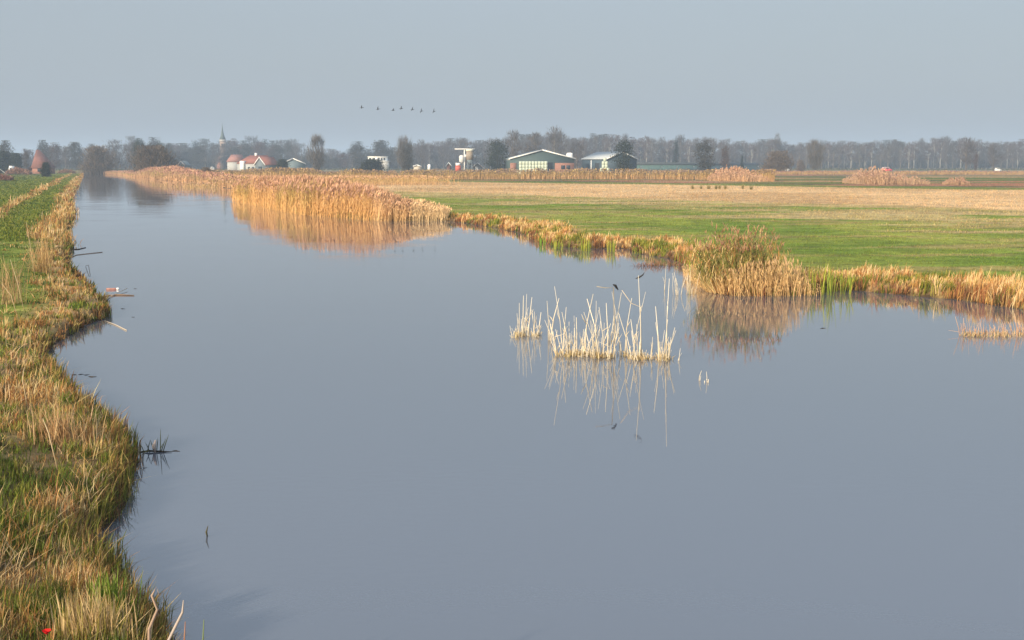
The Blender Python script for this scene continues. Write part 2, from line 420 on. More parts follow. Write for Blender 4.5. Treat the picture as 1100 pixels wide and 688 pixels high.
tag(g.build('bank_grass', M_GRASS), 'rough straw and green grass covering the left canal bank', 'grass', kind='stuff')

# overhanging dark sedge along the near left waterline
g = Geo()
x, y = scatter(60000, 6.5, 120, -42, 2)
sd = sdist(x, y); m = (sd > -.06) & (sd < .22) & is_left(x, y); x, y, sd = x[m], y[m], sd[m]; r = np.hypot(x, y)
cols = pick(np.array([(.12, .14, .02), (.30, .16, .06), (.10, .07, .03), (.2, .2, .04), (.42, .30, .10), (.16, .09, .045)]), len(x))
tufts(g, x, y, np.maximum(height(x, y, sd), .0), 9, .15, .42, .010 * np.clip(r / 14, .8, 5), cols, .05, .5, (.22, -.1), .4)
tag(g.build('waterside_sedge', M_GRASS), 'dark brown and green sedge hanging over the left waterline', 'sedge', kind='stuff')

# far part of the left bank
g = Geo()
x, y = scatter(42000, 64, 520, -26, -10)
sd = sdist(x, y); la = lat(x, y); m = (sd > 0) & (la < 5) & (la > -60); x, y, sd, la = x[m], y[m], sd[m], la[m]; r = np.hypot(x, y)
nf = fbm(x, y, 4, 35, 3); fr = (sd < .75 + 1.5 * (nf - .2) + R.uniform(-.4, .5, len(x))) | ((np.abs(la + 6.6 - (nf - .5) * 1.5) < .45) & (R.uniform(size=len(x)) < .6))
fr &= R.uniform(size=len(x)) < .8
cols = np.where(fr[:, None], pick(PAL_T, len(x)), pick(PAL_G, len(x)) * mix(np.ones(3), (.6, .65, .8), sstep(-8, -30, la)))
q = R.uniform(size=fr.sum()) < .3
cf = cols[fr]; cf[q] = pick(np.array([(.2, .2, .05), (.24, .11, .05), (.3, .27, .08)]), q.sum())
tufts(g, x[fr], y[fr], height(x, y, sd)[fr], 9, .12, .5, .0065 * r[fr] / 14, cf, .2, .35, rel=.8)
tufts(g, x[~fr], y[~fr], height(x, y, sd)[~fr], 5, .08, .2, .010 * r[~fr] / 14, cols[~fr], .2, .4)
tag(g.build('meadow_grass', M_GRASS), 'short green meadow with straw edges on the far left bank', 'grass', kind='stuff')

# right shore fringe
g = Geo()
x, y = scatter(150000, 22, 135, -14, 42)
sd = sdist(x, y); r = np.hypot(x, y)
wfr = 1.5 + 1.7 * (fbm(x, y, 3, 61, 3) - .35) * 2
m = (sd > -.12) & (sd < wfr) & ~is_left(x, y) & (R.uniform(size=len(x)) < .8); x, y, sd, r, wfr = x[m], y[m], sd[m], r[m], wfr[m]
z = np.maximum(height(x, y, sd), -.02); nn = fbm(x, y, 1.1, 67, 3) + R.normal(0, .06, len(x))
cols = np.where((nn > .54)[:, None], pick(PAL_G, len(x)) * np.array((1.7, 1.4, 1.4)), pick(PAL_T, len(x)) * 1.15)
cols = np.where(((sd < .2) & (R.uniform(size=len(x)) < .35))[:, None], pick(np.array([(.34, .14, .06), (.18, .09, .04)]), len(x)), cols)
s = sd > .35
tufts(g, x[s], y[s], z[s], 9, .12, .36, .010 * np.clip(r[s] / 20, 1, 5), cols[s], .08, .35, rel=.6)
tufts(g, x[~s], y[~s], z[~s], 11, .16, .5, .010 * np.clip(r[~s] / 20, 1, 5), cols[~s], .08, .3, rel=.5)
tag(g.build('shore_grass', M_GRASS), 'golden dead grass fringing the right shore of the canal', 'grass', kind='stuff')

# green strip + straw stubble on the right
g = Geo()
x, y = scatter(70000, 26, 420, -14, 44)
sd = sdist(x, y); m = (sd > 1.0) & ~is_left(x, y); x, y, sd = x[m], y[m], sd[m]; r = np.hypot(x, y); z = height(x, y, sd)
cc = zones(x, y, sd); straw = cc[:, 0] > .28
cols = cc * R.uniform(.8, 1.35, (len(x), 1))
tufts(g, x[~straw], y[~straw], z[~straw], 6, .04, .13, .012 * r[~straw] / 26, cols[~straw], .22 * r[~straw] / 60, .5)
tufts(g, x[straw], y[straw], z[straw], 5, .08, .2, .012 * r[straw] / 30, cols[straw], .3 * r[straw] / 90, .4)
tag(g.build('field_grass', M_GRASS), 'short green grass and straw stubble on the right fields', 'grass', kind='stuff')

def reeds(g, x, y, z, h, wid, lean=(.1, 0), plume=(.30, .15, .10), stem=(.55, .36, .16), midc=(.42, .30, .10), leaves=3, jl=.06, plume_w=3., greenness=None):
    N = len(x); h = np.broadcast_to(h, N) * (1.1 - .45 * R.uniform(0, 1, N) ** 1.6); wid = np.broadcast_to(wid, N)
    tip = np.stack([R.normal(lean[0], jl, N), R.normal(lean[1], jl, N)], 1)
    cs = np.array(stem) * R.uniform(.75, 1.2, (N, 1)); cm = np.broadcast_to(midc, (N, 3)) * R.uniform(.8, 1.25, (N, 1))
    if greenness is not None: cm = mix(cm, np.array((.24, .24, .05)) * R.uniform(.8, 1.2, (N, 1)), greenness)
    B = np.stack([x, y, z], 1)
    g.blades(B, h, wid, tip, cs, cm, .05)
    for k in range(leaves):
        f = R.uniform(.15, .85, N); p = B + np.stack([tip[:, 0] * h * f * f, tip[:, 1] * h * f * f, h * f * .97], 1)
        a = R.uniform(0, 2 * np.pi, N); L = R.uniform(.3, .9, N)
        t2 = np.stack([np.cos(a) * L + lean[0], np.sin(a) * L], 1); t2 *= np.minimum(1, .95 / np.hypot(t2[:, 0], t2[:, 1]))[:, None]
        c = mix(cs, cm, f); g.blades(p, h * R.uniform(.12, .26, N), wid * 1.6, t2, c, c * 1.1, .3)
    top = B + np.stack([tip[:, 0] * h * .93, tip[:, 1] * h * .93, h * .9], 1)
    for k in range(2):
        pc = mix(np.array(plume), cm * 1.1, (R.uniform(0, 1, N) < .18) * .8) * R.uniform(.75, 1.35, (N, 1))
        a = R.uniform(0, 2 * np.pi, N); t2 = np.stack([lean[0] * 2.5 + .25 * np.cos(a), lean[1] + .25 * np.sin(a)], 1)
        g.blades(top, h * R.uniform(.10, .17, N), wid * plume_w, t2, pc, pc * 1.2, .2)

def strip(pts_px, n, d0, d1, z=0., away=False):
    """random points along a traced line, between d0 and d1 metres behind it"""
    P = np.array([gp(a, b, z)[:2] for a, b in pts_px]); S = np.r_[0, np.cumsum(np.hypot(*np.diff(P, axis=0).T))]
    s = R.uniform(0, S[-1], n); i = np.clip(np.searchsorted(S, s) - 1, 0, len(P) - 2); f = (s - S[i]) / (S[i + 1] - S[i])
    d = P[i + 1] - P[i]; d /= np.hypot(d[:, 0], d[:, 1])[:, None]
    nrm = np.stack([-d[:, 1], d[:, 0]], 1) if not away else P[i] / np.hypot(P[i][:, 0], P[i][:, 1])[:, None]; q = P[i] + (P[i + 1] - P[i]) * f[:, None] + nrm * R.uniform(d0, d1, n)[:, None]
    return q[:, 0], q[:, 1], s / S[-1]

# tall reed bed on the right shore (250..490)
x, y, s = strip([(250, 215), (258, 217), (279, 222), (322, 231), (373, 235), (411, 238), (480, 238)], 15000, -.3, 5.5)
px_ = CX + F * x / (y * CP + 3.5 * SP)
hh = np.interp(px_, [250, 270, 300, 330, 375, 405, 420, 450, 480, 490], [1.9, 2.2, 2.3, 2.3, 2.2, 1.85, 1.5, 1.2, .85, .4]) * (0.68 + .64 * fbm(x, y, 2.2, 71, 3))
gr = sstep(420, 300, px_) * sstep(.42, .65, fbm(x, y, 3, 73, 2)) * .75
g = Geo()
for m_, pl_, st_, mc_ in ((px_ < 400, (.46, .27, .175), (.74, .44, .17), (.52, .32, .14)), ((px_ >= 400) & (px_ < 440), (.5, .31, .19), (.74, .48, .22), (.60, .38, .2)), (px_ >= 440, (.60, .42, .24), (.72, .52, .28), (.66, .47, .25))):
    reeds(g, x[m_], y[m_], np.zeros(m_.sum()), hh[m_], .026, (.13, 0), greenness=gr[m_], plume=pl_, stem=st_, midc=mc_, jl=.1, plume_w=2.4)
tag(g.build('reed_bed', M_REED), 'tall golden reed bed with reddish plumes on the bend of the right shore', 'reeds', kind='stuff')

# reeds receding along the far right shore (100..252)
x, y, s = strip([(110, 187.2), (128, 187.8), (140, 190), (165, 193), (185, 195.4), (210, 198), (235, 201.6), (250, 203.5)], 9000, -.5, 14)
px_ = CX + F * x / (y * CP + 3.5 * SP)
hh = np.interp(px_, [100, 140, 160, 190, 215, 250], [.9, 1.3, 2.4, 2.8, 1.8, 1.5]) * (0.55 + .9 * fbm(x, y, 6, 77, 3))
g = Geo(); reeds(g, x, y, np.full(len(x), .05), hh, .085, (.08, 0), plume=(.42, .23, .17), stem=(.62, .35, .18), midc=(.42, .29, .15), jl=.1, greenness=sstep(.5, .7, fbm(x, y, 12, 78, 2)) * .6)
tag(g.build('reed_bed', M_REED), 'pinkish reeds along the distant right shore where the canal narrows', 'reeds', kind='stuff')
# low reeds behind, linking to the tall bed
x, y, s = strip([(226, 199.5), (250, 203), (300, 204), (360, 203)], 3500, 0, 40)
g = Geo(); reeds(g, x, y, zat(x, y), 1.5, .06, (.08, 0), plume=(.48, .3, .18), stem=(.66, .42, .22))
tag(g.build('reed_bed', M_REED), 'low rusty reeds between the narrow canal and the tall reed bed', 'reeds', kind='stuff')

def far_row(pts, n, depth, h, wid, label, plume=(.25, .17, .12), stem=(.60, .37, .19), lv=1, name='reed_row'):
    x, y, s = strip(pts, n, 0, depth, ZL, True); z = zat(x, y)
    pt = 'patch' in name; nn = fbm(x, y, 2.5 if pt else 6, 81, 3); g = Geo(); fade = np.clip(np.minimum(s, 1 - s) / .3, 0, 1) if 'patch' in name else 1
    keep = R.uniform(size=len(x)) < (.35 + .65 * fade); h = h * (.35 + .65 * fade) * (.45 + 1.05 * nn) * (R.uniform(.45, 1.05, len(x)) if pt else 1)
    x, y, z, h = x[keep], y[keep], z[keep], h[keep]
    reeds(g, x, y, z, h, wid, (.05, 0), plume=plume, stem=stem, leaves=lv, jl=.16 if pt else .08, midc=(.44, .3, .18) if pt else (.42, .30, .10))
    return tag(g.build(name, M_REED), label, 'reeds', kind='stuff')
far_row([(180, 190), (300, 192), (430, 193.2), (560, 193), (700, 193), (790, 194), (832, 195.5)], 14000, 14, 2.0, .09, 'long brown reed row along the ditch in front of the barns')
far_row([(760, 194.5), (800, 195.5), (826, 195.8)], 2200, 14, 2.7, .075, 'orange reed clump at the right end of the ditch row', plume=(.42, .25, .16), stem=(.62, .38, .2), name='reed_patch')
far_row([(905, 197.5), (950, 199), (1000, 199)], 2600, 12, 2.3, .07, 'isolated pink reed patch in the right meadow', plume=(.38, .24, .17), stem=(.50, .33, .2), name='reed_patch')
far_row([(1012, 199.2), (1042, 199.5)], 900, 9, 1.3, .07, 'small low pink reed patch right of the larger patch', plume=(.34, .2, .14), stem=(.42, .27, .16), name='reed_patch')
far_row([(832, 188.3), (960, 188.3), (1140, 188.3), (1250, 188.3)], 5000, 30, 1.1, .14, 'dull reddish reed strip crossing the far right meadow', plume=(.27, .15, .11), stem=(.34, .2, .12))
far_row([(440, 187.2), (600, 187.2), (760, 187)], 2500, 30, 1.5, .14, 'dull far reed strip in front of the farm yard', plume=(.2, .14, .1), stem=(.2, .15, .1))

# big reed tussock at the right shore (740..870)
g = Geo()
c = gp(800, 317, 0); N = 700
a = R.uniform(0, 2 * np.pi, N); rad = np.sqrt(R.uniform(0, 1, N)); x = c[0] + rad * np.cos(a) * 1.0 - .1; y = c[1] + .55 + rad * np.sin(a) * .65
hh = (2.1 - .9 * rad ** 1.5) * R.uniform(.55, 1.1, N) * (.8 + .4 * vnoise(x * 3, y * 3, 5))
B = np.stack([x, y, np.full(N, .02)], 1)
tip = np.stack([(x - c[0]) * .5 + R.normal(0, .17, N) - .06, R.normal(0, .16, N)], 1)
cs = pick(PAL_T, N) * 1.15; cg = np.array((.20, .21, .05)) * R.uniform(.7, 1.3, (N, 1))
g.blades(B, hh, .016, tip, cs, cg, .06)
for k in range(7):
    f = R.uniform(.3, .95, N); p = B + np.stack([tip[:, 0] * hh * f, tip[:, 1] * hh * f, hh * f * .97], 1)
    aa = R.uniform(0, 2 * np.pi, N); L = R.uniform(.3, .9, N)
    cc = mix(cs, cg, sstep(.2, .6, f)); cc = np.where(R.uniform(size=(N, 1)) < .38, cs, cc)
    g.blades(p, R.uniform(.18, .42, N), .018, np.stack([np.cos(aa) * L, np.sin(aa) * L], 1) * .95, cc, cc, .35)
sel = hh > 1.35; M = sel.sum(); top = B[sel] + np.stack([tip[sel, 0] * hh[sel] * .95, tip[sel, 1] * hh[sel] * .95, hh[sel] * .93], 1)
for k in range(3):
    aa = R.uniform(0, 2 * np.pi, M); g.blades(top, R.uniform(.12, .24, M), .02, np.stack([.5 * np.cos(aa) - .15, .5 * np.sin(aa)], 1), (.34, .17, .10), (.46, .26, .16), .3)
tag(g.build('reed_tussock', M_REED), 'large bushy reed tussock with green leaves and brown plumes leaning over the right shore', 'reed tussock')
# golden reeds around the tussock
g = Geo()
x, y, s = strip([(738, 297), (755, 311), (786, 318.5), (830, 319), (880, 318)], 2100, -.15, 1.4)
px_ = CX + F * x / (y * CP + 3.7 * SP)
reeds(g, x, y, np.zeros(len(x)), np.interp(px_, [735, 760, 790, 820, 850, 875], [.4, .65, .7, 1.1, 1.0, .35]) * (.6 + .7 * fbm(x, y, .6, 5, 2)), .013, (-.05, 0), leaves=3, jl=.16, plume=(.5, .33, .18), stem=(.66, .43, .2), midc=(.55, .38, .17), plume_w=1.2)
tag(g.build('reed_bed', M_REED), 'golden reeds crowding round the foot of the large tussock', 'reeds', kind='stuff')

# ------------------------------------------------------------------ dead reed clumps standing in open water
def reed_clump(px, py, wpx, n, hpx, label, tall=(), col=(.80, .68, .48), col2=(.88, .79, .62), foot=True, dep=.35, wid=.0085, group='dead reed clumps in the water'):
    c = gp(px, py, 0); s = np.linalg.norm(c - (0, 0, CH)) / F
    g = Geo(); n = int(n * 1.25) if foot else n
    hs = [abs(R.normal(hpx * .5, hpx * .42)) + 4 for _ in range(n)] + [t[1] for t in tall]
    xs = [R.normal(0, wpx / 3.6) for _ in range(n)] + [t[0] - px for t in tall]
    for i, (dx, h) in enumerate(zip(xs, hs)):
        dx = max(-wpx / 2, min(wpx / 2, dx)) if i < n else dx
        b0 = np.array([dx * s, float(np.clip(R.normal(0, dep * .45), -.28, .28)) if foot else R.uniform(-.02, .02), -.06])
        H = h * s
        if foot: b0[2] = -.2
        out = dx / max(wpx, 4) * .3 + R.normal(0, .07); ly = R.normal(0, .12)
        H += .14 * foot
        m_ = np.array([out * H * .4, ly * H * .4, H * .55]); t_ = np.array([out * H + R.normal(0, .03), ly * H, H * 1.0])
        if R.uniform() < .22 and i < n and foot: t_ = m_ + np.array([R.normal(0, .12), R.normal(0, .1), R.uniform(-.02, .1)])
        r0 = wid * R.uniform(.6, 1.2) * (1.35 if i >= n else 1)
        k = R.uniform(.82, 1.1)
        g.tube([b0, b0 + m_ * .5, b0 + m_, b0 + t_], [r0, r0, r0 * .8, r0 * .45], np.array(col) * k * .85, 4, True, np.array(col2) * k)
        if R.uniform() < .5 and H > .3:
            p = b0 + m_ * R.uniform(.7, 1.2); L = R.uniform(.1, .3)
            q = p + np.array([R.normal(0, .08), R.normal(0, .05), L])
            g.tube([p, (p + q) / 2 + (R.normal(0, .01), 0, .01), q], [r0 * .6, r0 * .7, r0 * .2], np.array(col) * k, 4, True)
    rr0 = dep * .85 if foot else .055
    g.tube([(-wpx * .6 * s, 0, -.025 - rr0), (wpx * .6 * s, 0, -.025 - rr0)], rr0, (.12, .08, .05), 6)
    if foot:
        m = n * 5; x = R.normal(0, wpx * .3 * s, m); x = np.clip(x, -wpx * .55 * s, wpx * .55 * s)
        B = np.stack([x, R.normal(0, dep * .35, m), np.full(m, -.02)], 1); a = R.uniform(0, 6.3, m)
        g.blades(B, R.uniform(.05, .2, m), .014, np.stack([np.cos(a), np.sin(a)], 1) * R.uniform(.1, .8, (m, 1)), pick(np.array([(.25, .15, .07), (.5, .38, .18), (.3, .24, .08), (.6, .48, .28)]), m), pick(np.array([(.66, .5, .28), (.5, .38, .2)]), m))
    return tag(g.build('reed_clump', M_REED, loc=c), label, 'reed clump', group)
reed_clump(549, 363, 4, 3, 8, 'tiny reed stub leftmost in the water', foot=False)
reed_clump(559, 361, 16, 13, 30, 'narrow clump of whitish dead reeds at the left end of the water reeds', tall=((557, 40), (561, 46), (564, 48), (566, 44)))
reed_clump(575, 361, 11, 8, 20, 'small pale reed clump between the left end clump and the lone pair of stems', tall=((574, 30), (577, 28)))
reed_clump(590, 366, 5, 3, 14, 'lone pair of tall thin pale reed stems left of the widest clump', tall=((589, 46), (591, 49)), foot=False)
reed_clump(617, 382, 36, 46, 34, 'widest and densest whitish reed clump standing on its own brown foot', tall=((606, 78), (604, 55), (628, 68), (611, 50), (620, 44), (600, 40)))
reed_clump(648, 384, 22, 30, 42, 'tall dense pale reed clump in the middle of the water reeds', tall=((640, 64), (644, 66), (649, 58), (653, 62), (659, 72), (656, 50)))
reed_clump(671, 382, 12, 6, 18, 'sparse pale reed clump with one very tall stem right of the middle', tall=((667, 70), (670, 66), (677, 72)))
reed_clump(688, 386, 22, 22, 28, 'pale reed clump with a very tall thin stem, second from the right end', tall=((689, 92), (683, 45), (677, 52)))
reed_clump(712, 386, 18, 18, 28, 'rightmost larger pale reed clump spreading its stems outwards', tall=((707, 60), (714, 92), (712, 45), (716, 38)))
reed_clump(729, 388, 3, 3, 12, 'short pair of pale reed stubs just right of the clumps', foot=False)
reed_clump(751, 409, 3, 2, 9, 'single pale reed stub in open water, nearer the camera', foot=False)
reed_clump(759, 411, 5, 4, 8, 'double pale reed stub, nearest the camera in open water', foot=False)
reed_clump(728, 317, 9, 8, 20, 'pale reed stems in the water left of the tussock', tall=((727, 26),), foot=False)
reed_clump(741, 316, 12, 10, 22, 'thin pale stems close against the golden shore reeds', foot=False)
reed_clump(713, 312, 5, 2, 14, 'very thin pale stems beyond the right end of the clumps', tall=((714, 30),), foot=False)
pk = dict(col=(.55, .30, .18), col2=(.66, .42, .27))
reed_clump(1048, 361, 26, 24, 14, 'low pinkish reed clump in water near the right edge, left half', tall=((1040, 20), (1056, 20)), **pk)
reed_clump(1076, 361, 26, 22, 14, 'low pinkish reed clump in water near the right edge, middle part', tall=((1078, 16),), **pk)
reed_clump(1104, 360, 24, 22, 16, 'low pinkish reed clump cut by the right edge of the view', tall=((1098, 18),), **pk)

# leaning broken stalks and dark leaf above the middle clumps
def stalk(name, pts, rad, col, label, cat, col2=None, n=5, mat=None):
    P = np.array(pts); o = P[0].copy(); g = Geo(); g.tube(P - o, rad, col, n, True, col2)
    return tag(g.build(name, mat or M_REED, loc=o), label, cat)
Yc = gp(650, 384)[1]
stalk('broken_stalk', [at(659, 384, Yc), at(660, 345, Yc), at(659, 309, Yc + .1), at(650, 309.5, Yc), at(641, 308, Yc)], .009, (.45, .38, .27), 'broken reed stalk folded level over the middle clump', 'reed stalk')
stalk('broken_stalk', [at(689, 386, Yc), at(688, 330, Yc), at(678, 326, Yc), at(668, 312, Yc)], .008, (.6, .5, .38), 'bent pale stalk leaning left over the gap between the clumps', 'reed stalk')
g = Geo(); c = at(661, 308.5, Yc); g.quads(np.zeros((1, 3)) + (0, 0, 0), .07, (.02, .02, .02)); g.tube([(-.05, 0, .05), (.0, 0, .03), (.06, 0, -.06)], [.012, .03, .01], (.03, .03, .03), 5)
tag(g.build('dark_leaf', M_LEAF, loc=c), 'shrivelled black leaf on the folded stalk', 'leaf')
g = Geo(); c = at(688, 298, Yc); g.tube([(-.1, 0, -.03), (-.02, 0, .0), (.05, 0, .05), (.08, 0, .1)], [.008, .018, .014, .004], (.05, .045, .04), 5)
tag(g.build('dark_leaf', M_LEAF, loc=c), 'curled dark leaf caught on the very tall thin stem', 'leaf')

# iris clumps (sword leaves)
def iris(px, py, wpx, n, hpx, label, cols=((.36, .38, .05), (.42, .40, .06), (.22, .28, .04)), name='iris_clump', cat='iris clump'):
    c = gp(px, py, 0); s = np.linalg.norm(c - (0, 0, CH)) / F; g = Geo().tube([(-wpx * .55 * s, 0, -.1), (wpx * .55 * s, 0, -.1)], .09, (.1, .08, .04), 6)
    B = np.stack([R.uniform(-wpx / 2, wpx / 2, n) * s, R.normal(0, .1, n), np.full(n, -.03)], 1)
    a = R.uniform(0, 6.3, n); L = np.abs(R.normal(0, .14, n)); cc = pick(np.array(cols), n)
    g.blades(B, hpx * s * R.uniform(.6, 1.1, n), .026 * max(1, s * 30), np.stack([np.cos(a) * L, np.sin(a) * L], 1), cc * .8, cc * 1.15, .1, az=R.normal(0, .5, n))
    return tag(g.build(name, M_GRASS, loc=c), label, cat)
iris(583, 264, 7, 12, 13, 'lone green iris clump at the water corner of the right shore', cols=((.14, .26, .03), (.2, .3, .04)))
iris(600, 268, 12, 12, 11, 'low yellowing iris leaves next to the lone green clump')
iris(628, 270, 14, 20, 15, 'yellow iris clump at the shore left of the tallest yellow one')
iris(656, 271, 9, 14, 19, 'upright yellow-green iris clump at the mid right shore')
iris(870, 317, 12, 14, 34, 'first yellow-green sword leaves right of the large tussock')
iris(888, 317, 13, 18, 40, 'tallest yellow-green sword leaf clump right of the tussock')
iris(909, 316, 13, 14, 32, 'yellow sword leaves at the right end of the iris row')
iris(744, 301, 7, 8, 26, 'thin yellow-green leaves left of the large tussock')

# floating litter, sticks and small plants
WOOD = (.30, .20, .13); PALE = (.62, .52, .40); DARK = (.035, .028, .022)
def gpt(px, py, z=.015): return gp(px, py, z)
stalk('floating_stick', [gpt(108, 324), at(122, 317, gp(122, 318)[1]), at(136.5, 310, gp(136, 312)[1])], .012, PALE, 'pale stick sloping out of the water at the left point', 'stick')
stalk('floating_stick', [gpt(112, 318), gpt(128, 317), gpt(144, 317.5)], [.02, .028, .012], WOOD, 'brown stick floating flat beside the bottle', 'stick')
stalk('floating_stick', [gpt(113, 345), gpt(124, 349), gpt(136, 355)], .011, PALE, 'pale stem lying on the water below the left point', 'stick')
stalk('floating_stick', [gpt(70, 280), gpt(82, 274), gpt(100, 272), gpt(110, 271)], .014, WOOD, 'long thin twig reaching out from the left shore', 'stick')
stalk('floating_stick', [gpt(73, 268), gpt(84, 268), gpt(92, 266)], .02, DARK, 'short dark twig at the narrow part of the left shore', 'stick')
stalk('bent_reed', [gpt(92, 286), at(95, 285, gp(95, 291)[1]), gpt(97, 296)], .01, DARK, 'small bent dark stem poking up beside the left shore', 'reed stalk')
bt = thing('plastic_bottle', 'faded red plastic bottle with white cap floating at the left bank', 'bottle', gpt(121, 311.5, .0), .12)
g = Geo()
def rot_y(gobj):                                              # lay the turned shape on its side
    gobj.V = [np.stack([v[:, 2], v[:, 1], v[:, 0]], 1) for v in gobj.V]; return gobj
rot_y(g.lathe([(.02, -.20), (.04, -.19), (.042, -.06), (.036, -.03), (.042, 0), (.04, .08), (.016, .13), (.014, .15)], n=14)); g.build('bottle_body', paint('bottle_red', (.36, .18, .15), .4), bt, True).location = (0, 0, .02)
g = Geo(); rot_y(g.lathe([(.03, .125), (.036, .13), (.036, .19), (.028, .2)], n=12)); g.build('cap', paint('cap_white', (.8, .8, .8), .4), bt, True).location = (0, 0, .03)
for i, (a_, b_, s_, lb) in enumerate([(145.5, 310.5, .06, 'small dark leaf afloat right of the bottle'), (132, 332, .07, 'curled dark leaf afloat off the left point'), (99, 405, .08, 'largest brown leaf of the row afloat in the left bay'),
        (93, 403, .05, 'dark leaf afloat next to the largest one in the left bay'), (87, 402.5, .05, 'dark leaf in the middle of the row in the left bay'), (80, 403, .05, 'dark leaf second from shore in the left bay'),
        (67, 402.5, .05, 'dark leaf nearest the shore in the left bay'), (143, 341, .05, 'thin dark leaf afloat below the left point'), (105, 441, .06, 'dark twig tip at the left shore bulge'),
        (148, 497, .045, 'dark leaf at the tip of the near left bulge'), (156, 503, .02, 'tiny dark speck afloat off the near left bulge'), (884, 353, .07, 'dark leaf afloat below the right iris row'), (189, 485, .06, 'dark leaf afloat right of the little water plant')]):
    g = Geo(); t_ = np.linspace(0, 1, 5); g.tube(np.stack([(t_ - .5) * 2 * s_, .02 * np.sin(t_ * 5 + i), .002 + 0 * t_], 1), [.003, s_ * .14, s_ * .18, s_ * .1, .003], np.array(DARK) * (2.5 if i == 2 else 1.2), 4)
    tag(g.build('floating_leaf', M_LEAF, loc=gp(a_, b_, 0)), lb, 'floating leaf', 'leaves floating on the canal')
# little plant standing in the water off the left bank
c = gp(166, 486, 0); s = np.linalg.norm(c - (0, 0, CH)) / F
pl = thing('water_plant', 'small dark water plant with one whitish leaf off the near left bank', 'water plant', c)
g = Geo()
for dx, tx, h in ((-10, -14, 8), (-8, -4, 12), (-4, -9, 10), (2, 4, 15), (6, 12, 14), (6, 7, 24), (8, 15, 18), (0, -4, 13), (4, 9, 9)):
    g.tube([(dx * s, 0, -.03), ((dx * .4 + tx * .6) * s, 0, h * s * .6), (tx * s, 0, h * s)], [.006, .006, .002], (.07, .085, .035), 4)
g.tube([(-18 * s, 0, .0), (-5 * s, 0, .02), (8 * s, 0, .01), (18 * s, 0, .01)], [.004, .015, .012, .004], DARK, 5)
g.build('stems', M_GRASS, pl)
g = Geo(); g.tube([(1 * s, -.02, 0), (0, -.02, 7 * s), (2 * s, -.02, 13 * s)], [.012, .03, .012], (.5, .42, .38), 5); g.build('pale_leaf', M_LEAF, pl)
stalk('curved_leaf', [gp(223, 578, -.02), at(221.5, 572, gp(223, 577)[1]), at(223.5, 565, gp(223, 577)[1])], [.008, .011, .003], (.10, .09, .05), 'single curved dark leaf poking out of the near open water', 'leaf')
# drifted twig mat by the right shore
g = Geo().tube([(-1.1, 0, -.04), (1.1, 0, -.04)], .05, (.08, .05, .03), 6); P0 = gp(706, 286, 0); N = 170
t_ = R.normal(0, .33, N); B = np.stack([t_ * 1.5, R.normal(0, .16, N), np.full(N, .0)], 1); a = R.uniform(0, 6.3, N); Lr = R.uniform(.3, .95, N)
g.blades(B, R.uniform(.1, .38, N), .018, np.stack([np.cos(a) * Lr, np.sin(a) * Lr], 1), (.16, .07, .04), (.3, .17, .1))
tag(g.build('twig_mat', M_TWIG, loc=P0), 'reddish brown raft of drifted stems near the right shore', 'drift litter')

# ---- near left bank details
def tuft_thing(name, px, py, wpx, n, hpx, cols, label, cat, wid=.010, lean=.3, group=None, wx=.0):
    c0 = gp(px, py, ZL); c0[2] = float(zat(c0[0], c0[1])[0]); s = np.linalg.norm(c0 - (0, 0, CH)) / F; g = Geo()
    B = np.stack([R.normal(0, wpx / 4, n) * s, R.normal(0, .06, n), np.full(n, -.03)], 1); a = R.uniform(0, 6.3, n); L = np.abs(R.normal(0, lean, n))
    tp = np.stack([np.cos(a) * L + wx, np.sin(a) * L], 1); tp *= np.minimum(1, .93 / np.maximum(np.hypot(tp[:, 0], tp[:, 1]), 1e-6))[:, None]
    cc = pick(np.array(cols), n); g.blades(B, hpx * s * R.uniform(.5, 1.1, n), wid, tp, cc * .85, cc * 1.1, .15)
    return tag(g.build(name, M_GRASS, loc=c0), label, cat, group)
PT = [(.62, .45, .24), (.5, .34, .17), (.42, .25, .12)]
tuft_thing('grass_tussock', 100, 690, 70, 420, 60, [(.66, .5, .27), (.56, .40, .2), (.3, .25, .07)], 'pale straw tussock at the bottom edge of the near left bank', 'grass tussock')
tuft_thing('grass_tussock', 60, 480, 60, 260, 45, PT, 'pinkish straw tussock in the middle of the near left bank', 'grass tussock')
tuft_thing('grass_tussock', 12, 330, 30, 120, 55, PT, 'straw tussock at the left edge beside the mid bank', 'grass tussock')
tuft_thing('grass_tussock', 46, 292, 22, 200, 42, [(.6, .42, .2), (.5, .33, .15)], 'tall golden tussock on the narrow part of the left bank', 'grass tussock')
tuft_thing('grass_tussock', 118, 655, 36, 160, 50, [(.12, .19, .025), (.2, .27, .04)], 'fresh green sedge tussock on the near waterline', 'grass tussock', .012)
for i, (a_, b_, pts, lb) in enumerate([(38, 300, ((38, 300), (32, 262), (28, 238)), 'single tall dry stalk rising over the left bank bend'), (26, 335, ((26, 335), (19, 305), (11, 279)), 'single leaning dry stalk at the left bank edge'),
        (20, 345, ((20, 345), (12, 318), (2, 305)), 'pair of leaning pale stalks at the left frame edge'), (90, 520, ((90, 520), (97, 545), (112, 532)), 'long bent straw crossing the near green tussocks'), (30, 440, ((30, 440), (24, 408), (26, 395)), 'thin dry stalk above the green part of the near left bank'),
        (62, 505, ((62, 505), (52, 465), (46, 450)), 'leaning straw stalk behind the pinkish tussock')]):
    q = gp(a_, b_, ZL); stalk('dry_stalk', [q] + [at(u, v, q[1] + .05 * k) for k, (u, v) in enumerate(pts[1:], 1)], [.008, .007, .004], (.66, .5, .3), lb, 'dry stalk')
q = at(168, 688, 7.2)
